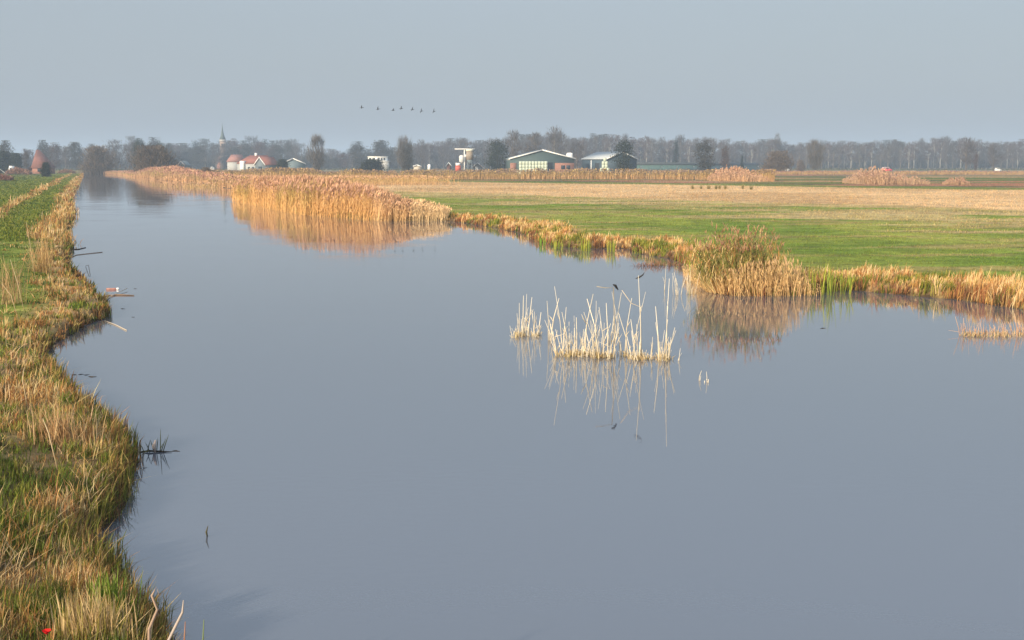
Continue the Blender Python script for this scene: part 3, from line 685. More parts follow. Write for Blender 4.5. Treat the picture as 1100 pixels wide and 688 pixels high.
stalk('dry_stalk', [np.array([q[0] + .0, 7.2, .3]), at(160, 700, 7.2), at(160, 676, 7.2), at(169, 655, 7.2), at(163, 640, 7.2), at(168, 630, 7.2), at(171, 640, 7.2)], [.012, .011, .010, .009, .008, .006, .003], (.42, .30, .22), 'curly brown dry stalk rising at the bottom of the view', 'dry stalk')
q = at(184, 680, 7.4)
stalk('dry_stalk', [np.array([q[0] - .05, 7.4, .1]), at(181, 688, 7.4), at(189, 672, 7.4), at(196, 658, 7.4), at(197, 645, 7.4)], [.011, .010, .010, .008, .003], (.50, .42, .36), 'smooth grey-brown dry stalk right of the curly one', 'dry stalk')
for px, py2, h, lb in ((199, 668, 0, 'thin reddish blade right of the dry stalks at the bottom'), (219, 666, 0, 'rightmost thin green stem with a tiny bud at the bottom')):
    q = at(px, py2, 8.6); stalk('dry_stalk', [np.array([q[0], 8.6, -.1]), at(px - 1, 688, 8.6), q], [.008, .006, .003], (.4, .2, .12) if px < 210 else (.2, .25, .1), lb, 'stem')
# red flower
q = gp(50, 680, .55)
fl = thing('red_flower', 'single small red flower low in the near left grass', 'flower', (q[0], q[1], ZL))
g = Geo(); g.tube([(0, 0, 0), (.01, 0, .13), (0, 0, .24)], .004, (.1, .14, .03), 5); g.build('stem', M_GRASS, fl)
g = Geo()
for k in range(6):
    a = k * 1.05; g.add([(0, 0, .235), (.03 * math.cos(a - .5), .03 * math.sin(a - .5), .27), (.035 * math.cos(a), .035 * math.sin(a), .27), (.03 * math.cos(a + .5), .03 * math.sin(a + .5), .27)], [(0, 1, 2), (0, 2, 3)], (.75, .02, .02))
g.build('petals', M_LEAF, fl)

# ------------------------------------------------------------------ trees
KIND = dict(
    bare=dict(z0=.24, r=.26, cl=46, tw=34, L=.075, w=.0065, up=.55, col=((.125, .105, .09), (.15, .12, .10)), bark=(.14, .12, .10), limbs=12, top=.8),
    tall=dict(z0=.28, r=.15, cl=40, tw=30, L=.075, w=.006, up=.8, col=((.15, .125, .10), (.17, .14, .11)), bark=(.16, .14, .11), limbs=12, top=.9),
    birch=dict(z0=.35, r=.15, cl=34, tw=30, L=.07, w=.006, up=.4, col=((.14, .105, .085), (.17, .12, .09)), bark=(.30, .29, .27), limbs=10, top=.85),
    leafy=dict(z0=.12, r=.36, cl=70, tw=46, L=.045, w=.018, up=.0, col=((.075, .07, .045), (.09, .075, .05)), bark=(.10, .085, .07), limbs=10, top=.6, quad=True),
    rusty=dict(z0=.14, r=.34, cl=64, tw=42, L=.045, w=.018, up=.0, col=((.13, .085, .055), (.15, .085, .06)), bark=(.11, .09, .07), limbs=10, top=.6, quad=True),
    evergreen=dict(z0=.04, r=.36, cl=80, tw=46, L=.045, w=.018, up=.1, col=((.04, .055, .028), (.055, .065, .035)), bark=(.10, .085, .07), limbs=8, top=.8, quad=True),
    conifer=dict(z0=.10, r=.20, cl=70, tw=46, L=.04, w=.012, up=.1, col=((.022, .036, .022), (.03, .045, .026)), bark=(.08, .06, .05), limbs=14, top=.97, quad=True, cone=True),
    fan=dict(z0=.14, r=.27, cl=70, tw=36, L=.15, w=.0052, up=1., col=((.13, .11, .085), (.17, .14, .105)), bark=(.10, .09, .075), limbs=18, top=.3, fan=True),
    shrub=dict(z0=.0, r=.5, cl=110, tw=60, L=.06, w=.034, up=.1, col=((.045, .055, .03), (.06, .065, .035)), bark=(.10, .085, .07), limbs=8, top=.4, quad=True),
    bush=dict(z0=.0, r=.52, cl=110, tw=60, L=.10, w=.012, up=.35, col=((.20, .145, .095), (.15, .115, .08)), bark=(.10, .085, .07), limbs=16, top=.25, fan=True),
)
def tree_parts(kind, seed):
    global R
    R = np.random.default_rng(seed); k = KIND[kind]
    tr = Geo(); cr = Geo(); bark = np.array(k['bark'])
    top = k['top']; r0 = .016 if kind not in ('tall', 'birch') else .010
    bend = R.normal(0, .02, 2)
    tp = [np.array([0, 0, -.01]), np.array([bend[0] * .5, bend[1] * .5, top * .35]), np.array([bend[0], bend[1], top * .7]), np.array([bend[0] * .6, bend[1] * .3, top])]
    tr.tube(tp, [r0 * 1.4, r0, r0 * .65, r0 * .2], bark, 7)
    C = []
    n = k['cl']
    for i in range(n):                                        # clump centres inside an uneven crown
        for _ in range(30):
            t = R.uniform(0, 1); a = R.uniform(0, 2 * np.pi)
            if k.get('cone'): rmax = k['r'] * (1 - t) ** .8 * (.8 + .2 * math.sin(t * 40))
            elif k.get('fan') and kind == 'fan': rmax = k['r'] * (.3 + .75 * math.sin(t * math.pi * .7)) * math.sqrt(max(0, 1 - t ** 5))
            elif kind in ('bush', 'shrub'): rmax = k['r'] * math.sqrt(max(0, 1 - (t * 1.0) ** 2.4)) * (.85 + .15 * min(1, t * 5))
            else: rmax = k['r'] * math.sqrt(max(0, 1 - (2 * t - 1) ** 2)) * (1.0 - .15 * t)
            rmax *= .82 + .30 * math.sin(a * 3 + seed) * math.sin(a * 2 + seed * 2 + t * 6)
            q = math.sqrt(R.uniform(.1, 1)); z = k['z0'] + (1 - k['z0'] - .03) * t
            c = np.array([q * rmax * math.cos(a), q * rmax * math.sin(a), z])
            if all(np.linalg.norm(c - d) > k['r'] * .16 for d in C): break
        C.append(c)
    C = np.array(C)
    order = R.permutation(n)[:k['limbs']]
    for j in order:
        c = C[j]; s0 = min(c[2] * R.uniform(.3, .75), top * .95) if not k.get('fan') else R.uniform(.05, .2)
        s = np.array([0, 0, s0]); m = s + (c - s) * np.array([.55, .55, .45]); m[2] += .02
        tr.tube([s, m, c], [r0 * .55, r0 * .36, r0 * .10], bark, 5, False)
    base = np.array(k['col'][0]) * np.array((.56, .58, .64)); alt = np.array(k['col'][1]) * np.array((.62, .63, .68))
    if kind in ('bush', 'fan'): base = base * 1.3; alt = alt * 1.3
    for c in C:
        m = k['tw']; sp = k['r'] * R.uniform(.14, .26)
        P = c + R.normal(0, 1, (m, 3)) * np.array([sp, sp, sp * .8]); P[:, 2] = np.clip(P[:, 2], .01 if k['z0'] < .1 else k['z0'] * .8, 1.0)
        col = mix(base, alt, R.uniform(0, 1, m)) * R.uniform(.8, 1.2) * R.uniform(.75, 1.25, (m, 1))
        if k.get('quad'): cr.quads(P, k['w'] * R.uniform(.6, 1.4, m), col, asp=1.2)
        else:
            out = P - np.array([0, 0, k['z0']]); a = np.arctan2(out[:, 1], out[:, 0]) + R.normal(0, .8, m); L = np.clip(R.normal(.75 - .45 * k['up'], .2, m), .05, .95)
            cr.blades(P - np.array([0, 0, k['L'] * .4]), k['L'] * R.uniform(.6, 1.4, m), k['w'] * R.uniform(.6, 1.3, m), np.stack([np.cos(a) * L, np.sin(a) * L], 1), col, col, .1)
    return tr, cr, k
PROTO = {}
def proto(kind, v):
    key = (kind, v)
    if key not in PROTO:
        tr, cr, k = tree_parts(kind, 100 + v * 13 + sum(map(ord, kind)))
        def mesh(gx, nm, mt):
            o = gx.build(nm, mt); me = o.data; bpy.data.objects.remove(o); return me
        PROTO[key] = (mesh(tr, 'trunk', M_BARK), mesh(cr, 'crown', M_LEAF if k.get('quad') else M_TWIG))
    return PROTO[key]
NAMEK = dict(bare='bare_tree', tall='bare_tree', birch='birch_tree', leafy='leafy_tree', rusty='autumn_tree', evergreen='evergreen_tree', conifer='conifer_tree', fan='willow_tree', bush='willow_bush', shrub='evergreen_bush')
tv = [0]
def tree(kind, px, top, Y, wpx, label, group=None, v=None, cat='tree'):
    tv[0] += 1; v = (tv[0] % 4) if v is None else v
    base = at(px, 180, Y); zb = ZL if Y > 60 else float(zat(base[0], Y)[0])
    H = at(px, top, Y)[2] - zb
    t = thing(NAMEK[kind], label, cat, (base[0], Y, zb), random.uniform(0, 6.28), group)
    wid = wpx * Y / F; sx = wid / (2 * KIND[kind]['r'] * (.86 if kind in ('bush', 'shrub') else 1.0))
    t.scale = (sx, sx, H)
    for nm, me in zip(('trunk', 'crown'), proto(kind, v)):
        o = bpy.data.objects.new(nm, me); COL.objects.link(o); o.parent = t
    return t

# trees one can tell apart, left to right
T_ = tree
T_('leafy', -14, 152, 640, 26, 'grey leafy tree half outside the left edge')
T_('leafy', 6, 151.5, 640, 18, 'rounded grey-green tree at the far left edge')
T_('shrub', 3, 163, 520, 20, 'dark evergreen bush at the left edge behind the white caravan')
T_('shrub', 17, 165, 520, 13, 'dark evergreen bush right of the white caravan')
T_('bare', 28, 160, 540, 10, 'small bare tree left of the red pyramid roof')
T_('leafy', 47, 151, 700, 15, 'dark rounded tree rising right behind the red pyramid roof')
T_('rusty', 60, 153.5, 760, 17, 'rusty round tree right of the dark tree behind the pyramid roof')
T_('leafy', 81, 153, 760, 22, 'broad grey tree left of the dark round willow')
T_('bare', 71, 158, 740, 14, 'low bare tree between the rusty and the broad grey tree')
T_('bush', 106, 157.5, 560, 32, 'dark round willow bush at the head of the canal')
T_('leafy', 99, 155, 800, 14, 'grey tree showing over the left half of the dark round willow')
T_('bare', 123, 150.5, 800, 26, 'wide grey bare tree behind the dark round willow')
T_('bare', 143, 146.5, 800, 20, 'tallest grey tree left of the dark evergreen pair')
T_('evergreen', 150, 149, 600, 17, 'dark evergreen tree behind the left of the brown willow')
T_('leafy', 166, 148, 780, 18, 'grey tree behind the top of the brown willow')
T_('evergreen', 174, 154, 620, 12, 'dark evergreen top peeping over the brown willow')
T_('bush', 165, 157, 430, 44, 'big brown round willow beside the canal reeds', v=2)
T_('fan', 341, 146.5, 520, 19, 'tall fan shaped willow standing alone between the shed and the white house', v=0)
T_('leafy', 385, 152.5, 800, 19, 'round grey tree left of the white house')
T_('leafy', 409, 151, 800, 25, 'big round grey tree behind the white house')
T_('shrub', 400, 171.5, 500, 23, 'low dark green bush in front of the white house')
T_('fan', 434, 148, 540, 17, 'pale fan shaped willow right of the white house', v=1)
T_('leafy', 438, 155, 530, 15, 'dark low tree against the foot of the pale fan willow')
T_('bare', 453, 150.5, 800, 15, 'bare tree just right of the pale fan willow')
T_('shrub', 303, 171.5, 520, 13, 'small dark shrub at the left end of the grey shed')
T_('evergreen', 534, 150.5, 500, 28, 'dense green tree between the silos and the large barn', v=1)
T_('tall', 552, 139.5, 640, 17, 'tall pale bare tree above the left end of the large barn')
T_('tall', 574, 142.5, 640, 20, 'pale bare tree above the ridge of the large barn')
T_('tall', 597, 136, 680, 22, 'tallest pale bare tree behind the right slope of the large barn')
T_('bare', 620, 152, 600, 22, 'brown bare tree between the two barns')
T_('evergreen', 670, 150.5, 455, 25, 'dark evergreen tree standing in front of the second barn', v=2)
T_('conifer', 726, 149, 700, 9, 'thin dark pine right of the second barn')
T_('leafy', 757, 151.5, 500, 24, 'dark fan shaped tree in front of the long low shed', v=3)
T_('rusty', 779, 157, 560, 12, 'small rusty tree right of the dark tree by the low shed')
T_('conifer', 797, 166, 600, 7, 'very small dark pine at the end of the low shed')
T_('bush', 835, 162.5, 500, 27, 'round dark thicket standing alone in the right meadow', v=1)
T_('tall', 834, 143, 900, 8, 'slim bare tree sticking out above the round thicket')
T_('fan', 876, 151.5, 560, 18, 'tall fan shaped willow in the right meadow', v=2)
T_('bush', 860, 172, 620, 8, 'small shrub between the round thicket and the tall meadow willow', v=3)
T_('bare', 1038, 148, 620, 21, 'brown bare tree in front of the wood at the right, the larger of two', v=1)
T_('rusty', 1048, 164, 610, 6, 'small orange-brown sapling beside the larger brown tree')
T_('bare', 1067, 154.5, 640, 18, 'brown bare tree in front of the wood at the right, the smaller of two', v=2)
T_('shrub', 49, 175, 380, 9, 'small dark shrub beside the cut reed heap')
T_('bush', 222, 180, 330, 12, 'low dark shrub among the far shore reeds', v=0)

# the wood along the horizon
prof_r = [(445, 158), (460, 152), (480, 150.5), (500, 150), (520, 151), (545, 148), (560, 144), (580, 144), (600, 142), (612, 147), (625, 147), (640, 144.5), (660, 143), (680, 145), (700, 148), (716, 150), (730, 147), (750, 149),
    (768, 147), (790, 151), (812, 151), (830, 151), (850, 154), (870, 152), (890, 151), (905, 150), (920, 152), (945, 151.5), (965, 151.5), (985, 150.5), (1000, 149), (1012, 148), (1030, 148), (1045, 150), (1062, 152), (1078, 152), (1090, 151), (1100, 149), (1300, 149)]
GW = 'trees of the long wood on the right horizon'; GV = 'trees of the village wood on the left horizon'
LW = dict(bare='grey-brown bare tree in the long wood along the right horizon', tall='narrow bare tree in the long wood along the right horizon', birch='pale trunked tree in the long wood along the right horizon',
    leafy='dull leafy tree in the long wood along the right horizon', rusty='rusty brown tree in the long wood along the right horizon', conifer='dark conifer in the long wood along the right horizon')
def wood(prof, x0, x1, step, Y0, Y1, kinds, labels, group, drop=0., wp=(10, 16)):
    x = x0
    while x < x1:
        k = random.choice(kinds); top = np.interp(x, [p[0] for p in prof], [p[1] for p in prof])
        wv = random.uniform(*wp) * (.8 if k in ('birch', 'tall') else 1)
        tree(k, x, top + drop + 1.3 * (x > 446) + random.choice((random.uniform(-3.5, 3), random.uniform(-1.5, 2))), random.uniform(Y0, Y1), wv, labels[k], group)
        x += step * random.uniform(.65, 1.35)
wood(prof_r, 446, 1175, 7.5, 880, 930, ['bare', 'bare', 'tall', 'birch', 'birch', 'bare'], LW, GW)
wood(prof_r, 446, 1175, 7.5, 960, 1040, ['bare', 'leafy', 'rusty', 'bare', 'leafy', 'bare'], LW, GW, .5, (13, 19))
prof_l = [(180, 157), (190, 155), (200, 153.5), (212, 152), (222, 152.5), (235, 150.5), (245, 151), (258, 153), (266, 150), (273, 147), (282, 151), (295, 151.5), (305, 151), (311, 150), (318, 152), (326, 157), (334, 163), (350, 163), (365, 163.5), (380, 161), (400, 158), (425, 158), (446, 157)]
LV = dict(bare='grey bare tree in the village wood around the church', leafy='rounded grey-blue tree in the village wood around the church', rusty='faint rusty tree in the village wood around the church', conifer='dark conifer in the village wood around the church')
wood(prof_l, 184, 446, 8, 1080, 1180, ['leafy', 'bare', 'leafy', 'rusty', 'conifer'], LV, GV, 0, (14, 22))
wood(prof_l, 184, 446, 9, 900, 960, ['leafy', 'rusty', 'bare', 'leafy'], LV, GV, 5, (14, 20))
prof_ll = [(-60, 156), (0, 157), (20, 166), (30, 163), (40, 158), (60, 158), (90, 159), (130, 156), (186, 157)]
LX = dict(bare='grey bare tree in the low wood behind the pyramid roof farm', leafy='rounded grey tree in the low wood behind the pyramid roof farm', rusty='rusty tree in the low wood behind the pyramid roof farm')
wood(prof_ll, -60, 186, 9, 900, 1000, ['leafy', 'bare', 'rusty'], LX, 'trees of the low wood on the left horizon', 0, (14, 20))

# undergrowth: one tangled mass through each wood
def undergrowth(pxs, Y0, Y1, n, h, label, col=((.055, .055, .05), (.07, .06, .055), (.045, .05, .042))):
    g = Geo(); px = R.uniform(pxs[0], pxs[1], n); Y = R.uniform(Y0, Y1, n); X = (px - CX) / F * (Y * CP)
    hh = h * (.4 + 1.1 * fbm(X, Y, 14, 91, 3))
    Zb = ZL + R.uniform(0, .55, n) * hh; a = R.uniform(0, 6.3, n); L = R.uniform(0, .8, n)
    cc = pick(np.array(col), n) * R.uniform(.7, 1.3, (n, 1))
    g.blades(np.stack([X, Y, Zb], 1), hh * R.uniform(.3, .6, n), R.uniform(.3, .7, n), np.stack([np.cos(a) * L, np.sin(a) * L], 1), cc, cc, .1)
    tag(g.build('undergrowth', M_TWIG), label, 'undergrowth', kind='stuff')
undergrowth((440, 1190), 950, 1060, 26000, 12, 'tangled brown undergrowth filling the long wood')
undergrowth((184, 450), 960, 1080, 12000, 11, 'tangled grey undergrowth filling the village wood')
undergrowth((-70, 190), 940, 1020, 8000, 9, 'tangled grey undergrowth behind the pyramid roof farm')
undergrowth((-60, 1150), 780, 800, 9000, 1.6, 'low dark hedge line across the far meadows', ((.05, .06, .03), (.06, .07, .035), (.08, .07, .04)))

# ------------------------------------------------------------------ buildings
RED = paint('roof_tiles', (.29, .115, .085), .8, .2, .8, wave=('Z', 1.6, .25)); WHITE = paint('white_trim', (.78, .78, .76), .5, .06)
DGREEN = paint('green_cladding', (.065, .10, .10), .7, .15, .6, wave=('X', 2.5, .25)); BRICK = paint('brick', (.30, .15, .11), .9, .2, 2., wave=('Z', 5, .12))
ROOFG = paint('grey_sheet_roof', (.16, .20, .22), .7, .15, .4, wave=('Y', 1.5, .18)); ROOFL = paint('pale_sheet_roof', (.42, .45, .46), .6, .15, .4, wave=('Y', 1.2, .18))
GLASS = paint('dark_glass', (.03, .04, .05), .1, .05); DARKM = paint('dark_opening', (.03, .035, .04), .9, .1); BLUEW = paint('blue_cladding', (.05, .08, .105), .7, .15, .6, wave=('X', 2.5, .25))
def local(px, py, Y, o):
    p = at(px, py, Y); return p[0] - o[0], p[2] - o[2]
def gable(name, label, cat, px, Y, rz, W, L, eave, ridge, wallm, roofm, trim=WHITE, zb=ZL, ov=.5, th=.18):
    base = at(px, 180, Y); t = thing(name, label, cat, (base[0], Y, zb), rz)
    g = Geo().prism([(-W / 2, -.2), (W / 2, -.2), (W / 2, eave), (0, ridge), (-W / 2, eave)], 0, L); g.build('wall', wallm, t)
    sl = (ridge - eave) / (W / 2)
    rf = Geo()
    for s in (-1, 1):
        e = W / 2 + ov; pr = [(0, ridge + .02), (s * e, ridge - sl * e + .02), (s * e, ridge - sl * e + .02 + th), (0, ridge + .02 + th)]
        rf.prism(pr if s > 0 else pr[::-1], -ov, L + ov)
    ro = rf.build('roof', roofm, t)
    if trim:
        for s in (-1, 1):
            e = W / 2 + ov + .02; pr = [(0, ridge - .18), (s * e, ridge - sl * e - .18), (s * e, ridge - sl * e + .26), (0, ridge + .26)]
            Geo().prism(pr if s > 0 else pr[::-1], -ov - .12, -ov - .005).build('bargeboard', trim, t)
    return t
def panel(t, name, x0, x1, z0, z1, m, y=-.06, th=.055):
    return Geo().box(x0, x1, y, y + th, z0, z1).build(name, m, t)
def side_panel(t, name, W, y0, y1, z0, z1, m, s=-1, th=.05):
    x = s * W / 2; return Geo().box(min(x, x + s * th), max(x, x + s * th), y0, y1, z0, z1).build(name, m, t)

# large barn
Y = 474; W = 24.6; ez = at(581, 170.6, Y)[2] - ZL; rz_ = at(581, 161.5, Y)[2] - ZL
b1 = gable('barn', 'large dark green barn with white roof edges and brick lower walls', 'barn', 582.5, Y, math.radians(4), W, 34, ez, rz_, DGREEN, ROOFG)
panel(b1, 'brick_panel', -W / 2 + .05, -W / 2 + 2.4, -.1, 4.3, BRICK); panel(b1, 'brick_panel', 4.8, W / 2 - .05, -.1, 4.3, BRICK)
for x0 in (7.2, 9.2): panel(b1, 'window', x0, x0 + 1.5, 1.9, 3.4, GLASS, -.12, .055)
panel(b1, 'barn_door', -7.5, 4.0, -.1, 4.5, DARKM)
side_panel(b1, 'eave_gutter', W, 0, 34, ez - .5, ez - .3, WHITE)
# feed tank behind the large barn
tk = thing('feed_tank', 'white feed tank showing over the right roof edge of the large barn', 'tank', (at(612, 180, 484)[0] + 3.2, 492, ZL))
g = Geo(); zt = at(612, 164.3, 492)[2] - ZL; g.lathe([(.6, 2.2), (1.25, 3.2), (1.3, zt - .5), (1.1, zt - .1), (.3, zt)]); g.build('tank_body', WHITE, tk, True)
for a in range(4): Geo().tube([(1.1 * math.cos(a * 1.57 + .7), 1.1 * math.sin(a * 1.57 + .7), -.1), (1.1 * math.cos(a * 1.57 + .7), 1.1 * math.sin(a * 1.57 + .7), 3.3)], .07, n=6).build('leg', ROOFG, tk)
tk.location.x = at(612, 165, 492)[0]
# second barn
Y = 492; W = 14.2; ez = at(665, 171, Y)[2] - ZL; rz_ = at(665, 163.6, Y)[2] - ZL
b2 = gable('barn', 'smaller blue-grey barn with pale sheet roof right of the large barn', 'barn', 667.5, Y, math.radians(26), W, 19, ez, rz_, BLUEW, ROOFL)
side_panel(b2, 'barn_door', W, 5, 8.5, -.1, 4.3, DARKM); side_panel(b2, 'post', W, 11.3, 11.8, -.1, 5.4, WHITE, th=.12)
panel(b2, 'barn_door', -1.8, 2.2, -.1, 4.1, DARKM)
# long low shed
P0, P1 = at(682, 180, 520), at(829, 180, 700)
dx, dy = P1[0] - P0[0], P1[1] - P0[1]; LL = math.hypot(dx, dy)
sh = thing('low_shed', 'long low greenish shed stretching right of the barns', 'shed', (P0[0], P0[1], ZL), math.atan2(dy, dx))
TEAL = paint('greenish_sheet', (.15, .25, .24), .6, .3, .25, wave=('X', .35, .3))
hs = at(700, 175.5, 530)[2] - ZL
g = Geo().box(0, LL, 0, 9, -.2, hs - .8); g.build('wall', TEAL, sh)
g = Geo(); g.V = []; 
R2 = Geo().add([(0, -.5, hs - .8), (LL, -.5, hs - .8), (LL, 4.5, hs + .4), (0, 4.5, hs + .4), (0, 9.5, hs - .8), (LL, 9.5, hs - .8), (0, 4.5, hs + .2), (LL, 4.5, hs + .2)], [(0, 1, 2), (0, 2, 3), (3, 2, 5), (3, 5, 4), (0, 3, 4), (1, 5, 2), (0, 4, 5), (0, 5, 1)])
R2.build('roof', paint('dark_shed_roof', (.06, .07, .07), .8), sh)
for k in range(9):
    xx = 6 + k * (LL - 16) / 9 + random.uniform(0, 4); Geo().box(xx, xx + 1.6, -.07, -.005, hs - 2.0, hs - 1.3).build('vent_panel', WHITE, sh)
# silo group
Y = 500
def sz(px, py): return at(px, py, Y)[2] - ZL
def sx_(px): return at(px, 180, Y)[0]
si = thing('tower_silo', 'brown tower silo with cream cap and white loading arm', 'silo', (sx_(504.7), Y, ZL))
rr_ = 1.45
Geo().lathe([(rr_, sz(0, 172)), (rr_, sz(0, 162.5))]).build('tank_body', paint('brown_silo', (.27, .22, .165), .7), si, True)
Geo().lathe([(rr_ + .1, sz(0, 162.6)), (rr_ + .15, sz(0, 161.2)), (rr_ * .7, sz(0, 160.2)), (.2, sz(0, 159.9))]).build('cap', paint('cream', (.66, .62, .48), .6), si, True)
Geo().lathe([(.4, sz(0, 177)), (rr_ * .95, sz(0, 172))]).build('hopper', ROOFG, si, True)
for a in range(4): Geo().tube([(1.2 * math.cos(a * 1.57 + .7), 1.2 * math.sin(a * 1.57 + .7), -.1), (1.2 * math.cos(a * 1.57 + .7), 1.2 * math.sin(a * 1.57 + .7), sz(0, 171.8))], .12, n=6).build('leg', ROOFG, si)
Geo().box(sx_(488.5) - sx_(504.7), sx_(510.3) - sx_(504.7), -.45, .1, sz(0, 160.8), sz(0, 159.9)).build('loading_arm', WHITE, si)
Geo().box(-2.35, -1.95, -.2, .2, 0, sz(0, 161)).build('ladder_post', WHITE, si)
for px, top, bot, r_, lb in ((496, 166.8, 170, 1.05, 'white round topped silo left of the brown tower silo'), (500, 166, 171, .8, 'slim white silo squeezed between the round topped and the brown silo')):
    s2 = thing('small_silo', lb, 'silo', (sx_(px), Y + (2.6 if px == 500 else 0), ZL))
    Geo().lathe([(.3, sz(0, 176)), (r_, sz(0, 173.5)), (r_, sz(0, 168.5)), (r_ * .8, sz(0, top + .6)), (r_ * .25, sz(0, top))]).build('tank_body', paint('pale_silo', (.6, .6, .58), .5), s2, True)
    for a in range(3): Geo().tube([(r_ * .85 * math.cos(a * 2.1), r_ * .85 * math.sin(a * 2.1), -.1), (r_ * .85 * math.cos(a * 2.1), r_ * .85 * math.sin(a * 2.1), sz(0, 173))], .08, n=5).build('leg', ROOFG, s2)
wl_ = thing('yard_light', 'white globe on a post right of the brown silo', 'lamp', (sx_(510), Y + 3, ZL))
Geo().tube([(0, 0, -.1), (0, 0, sz(0, 169))], .07, n=6).build('post', ROOFG, wl_); g = Geo().lathe([(.1, -.5), (.42, -.32), (.52, 0), (.42, .32), (.1, .5)]); g.build('globe', WHITE, wl_, True).location = (0, 0, sz(0, 168.3))
gable('yard_shed', 'low grey shed with curved pale front right of the silos', 'shed', 513, 505, 0, 3.6, 6, 2.9, 4.4, ROOFL, ROOFG)
tr_ = thing('farm_trailer', 'small red and white farm trailer at the foot of the silos', 'trailer', (sx_(493.5), 490, ZL))
Geo().box(-1.1, .9, -1, 1.2, 1.0, 3.3).build('body', paint('red_paint', (.5, .1, .06), .5), tr_); Geo().box(-1.0, .7, -.9, 1.1, 3.32, 4.3).build('cover', WHITE, tr_)
for s_ in (-.7, .6):
    g = Geo(); g.lathe([(.55, -.12), (.55, .12)], n=14); g.V = [np.stack([v[:, 0] + s_, v[:, 2] - 1.14, v[:, 1] + .5], 1) for v in g.V]; g.build('wheel', DARKM, tr_)
wt = thing('water_tank', 'small white domed tank standing alone left of the silos', 'tank', (at(461, 180, 700)[0], 700, ZL))
g = Geo(); zt = at(461, 176.6, 700)[2] - ZL; g.lathe([(.9, -.1), (.9, zt - .6), (.6, zt - .15), (.1, zt)]); g.build('tank_body', WHITE, wt, True)
gable('yard_shed', 'tiny low beige shed between the pale willow and the domed tank', 'shed', 448, 620, 0, 3.4, 4, 2.9, 3.5, paint('beige', (.5, .44, .36), .8), ROOFL)
gable('yard_shed', 'tiny pinkish shed left of the farm trailer', 'shed', 482, 560, 0, 1.8, 4, 3.5, 4.6, BRICK, ROOFG)
# stacked wrapped bales
def bale(px, Y, row, label, group, r_=.62):
    p = at(px, 180, Y); o = Geo().lathe([(r_ * .8, -.62), (r_, -.52), (r_, .52), (r_ * .8, .62)], n=14)
    b_ = o.build('wrapped_bale', paint('bale_wrap', (.46, .52, .42), .6, .12, 2.), None, True, loc=(p[0], Y, ZL + .62 + row * 1.22))
    return tag(b_, label, 'bale', group)
for row in range(4):
    x0, x1 = (555.5, 591) if row == 0 else (559.3, 588.8)
    px = x0
    while px <= x1:
        bale(px, 462, row, ('pale green wrapped bale in the %s row of the long stack before the large barn' % ('lowest', 'second', 'third', 'top')[row]), 'wrapped bales stacked before the large barn'); px += 3.4
for row in range(5):
    n_ = (3, 3, 2, 2, 1)[row]
    for i in range(n_): bale(649.8 + (i - (n_ - 1) / 2) * 3.3, 470, row, 'pale wrapped bale of the %s layer in the pyramid stack by the smaller barn' % ('lowest', 'second', 'third', 'fourth', 'top')[row], 'wrapped bales in the pyramid stack')
# white house
Y = 620
def X_(px, Y=620): return at(px, 180, Y)[0]
def Z_(py, Y=620): return at(550, py, Y)[2] - ZL
wh = thing('white_house', 'flat roofed white house with dark windows behind the low green bush', 'house', (X_(406), Y, ZL)); ox = X_(406)
Geo().box(X_(395.5) - ox, X_(415) - ox, 0, 8, -.1, Z_(168.9)).build('wall', WHITE, wh)
Geo().box(X_(395) - ox, X_(415.4) - ox, -.4, 8.4, Z_(168.85), Z_(168.2)).build('roof', WHITE, wh)
for a_, b_ in ((396.3, 399), (400, 403), (405.5, 408), (409, 411), (412, 414)): Geo().box(X_(a_) - ox, X_(b_) - ox, -.08, -.01, Z_(172.4), Z_(169.8)).build('window', GLASS, wh)
Geo().box(X_(407) - ox, X_(418) - ox, -4, -.1, -.1, Z_(174)).build('porch', paint('pale_wall', (.5, .5, .48), .7), wh)
Geo().box(X_(406.5) - ox, X_(418.4) - ox, -4.3, -.1, Z_(173.95), Z_(173)).build('porch_roof', WHITE, wh)
# red roof farmhouse
Y = 560
Lh = (at(286, 180, Y)[0] - at(250, 180, Y)[0])
fh = thing('farmhouse', 'long farmhouse with red tiled roof and white gable trim', 'house', (at(268, 180, Y)[0], Y, ZL), math.radians(-18)); o_ = at(268, 180, Y)
e_, r_ = at(268, 176, Y)[2] - ZL, at(268, 167, Y)[2] - ZL; hw = 5.0
def longhouse(t, L, D, e, r, wallm, roofm, hipl=2.5):
    Geo().box(-L / 2, L / 2, 0, D, -.1, e).build('wall', wallm, t)
    g = Geo(); y0, y1, ym = -.5, D + .5, D / 2; x0, x1 = -L / 2 - .4, L / 2 + .4
    g.add([(x0, y0, e + .02), (x1, y0, e + .02), (x1, y1, e + .02), (x0, y1, e + .02), (x0 + hipl, ym, r), (x1, ym, r)], [(0, 1, 5), (0, 5, 4), (2, 3, 4), (2, 4, 5), (3, 0, 4), (1, 2, 5), (0, 3, 2), (0, 2, 1)])
    return g.build('roof', roofm, t)
rf = longhouse(fh, 12.5, 10, e_, r_, paint('pale_render', (.36, .38, .38), .8), RED, 4)
Geo().box(.2, 1.1, 4.6, 5.4, r_ - .3, r_ + 1.0).build('chimney', WHITE, rf)
Geo().box(-4.2, -2.4, -1.2, 1.2, 0, e_ + 1.2).build('dormer', WHITE, fh)
for k in range(3): Geo().box(-.8 + k * 2, .3 + k * 2, -.08, -.01, 1.2, 2.6).build('window', GLASS, fh)
g2 = gable('house_wing', 'front wing with white edged gable at the right end of the red roofed farmhouse', 'house', 279.5, Y - 3, math.radians(-28), 5.6, 9, e_ - .2, at(279, 169.2, Y)[2] - ZL, paint('grey_gable', (.14, .17, .19), .8), RED)
panel(g2, 'window', -1, 1, 1.2, 2.8, GLASS)
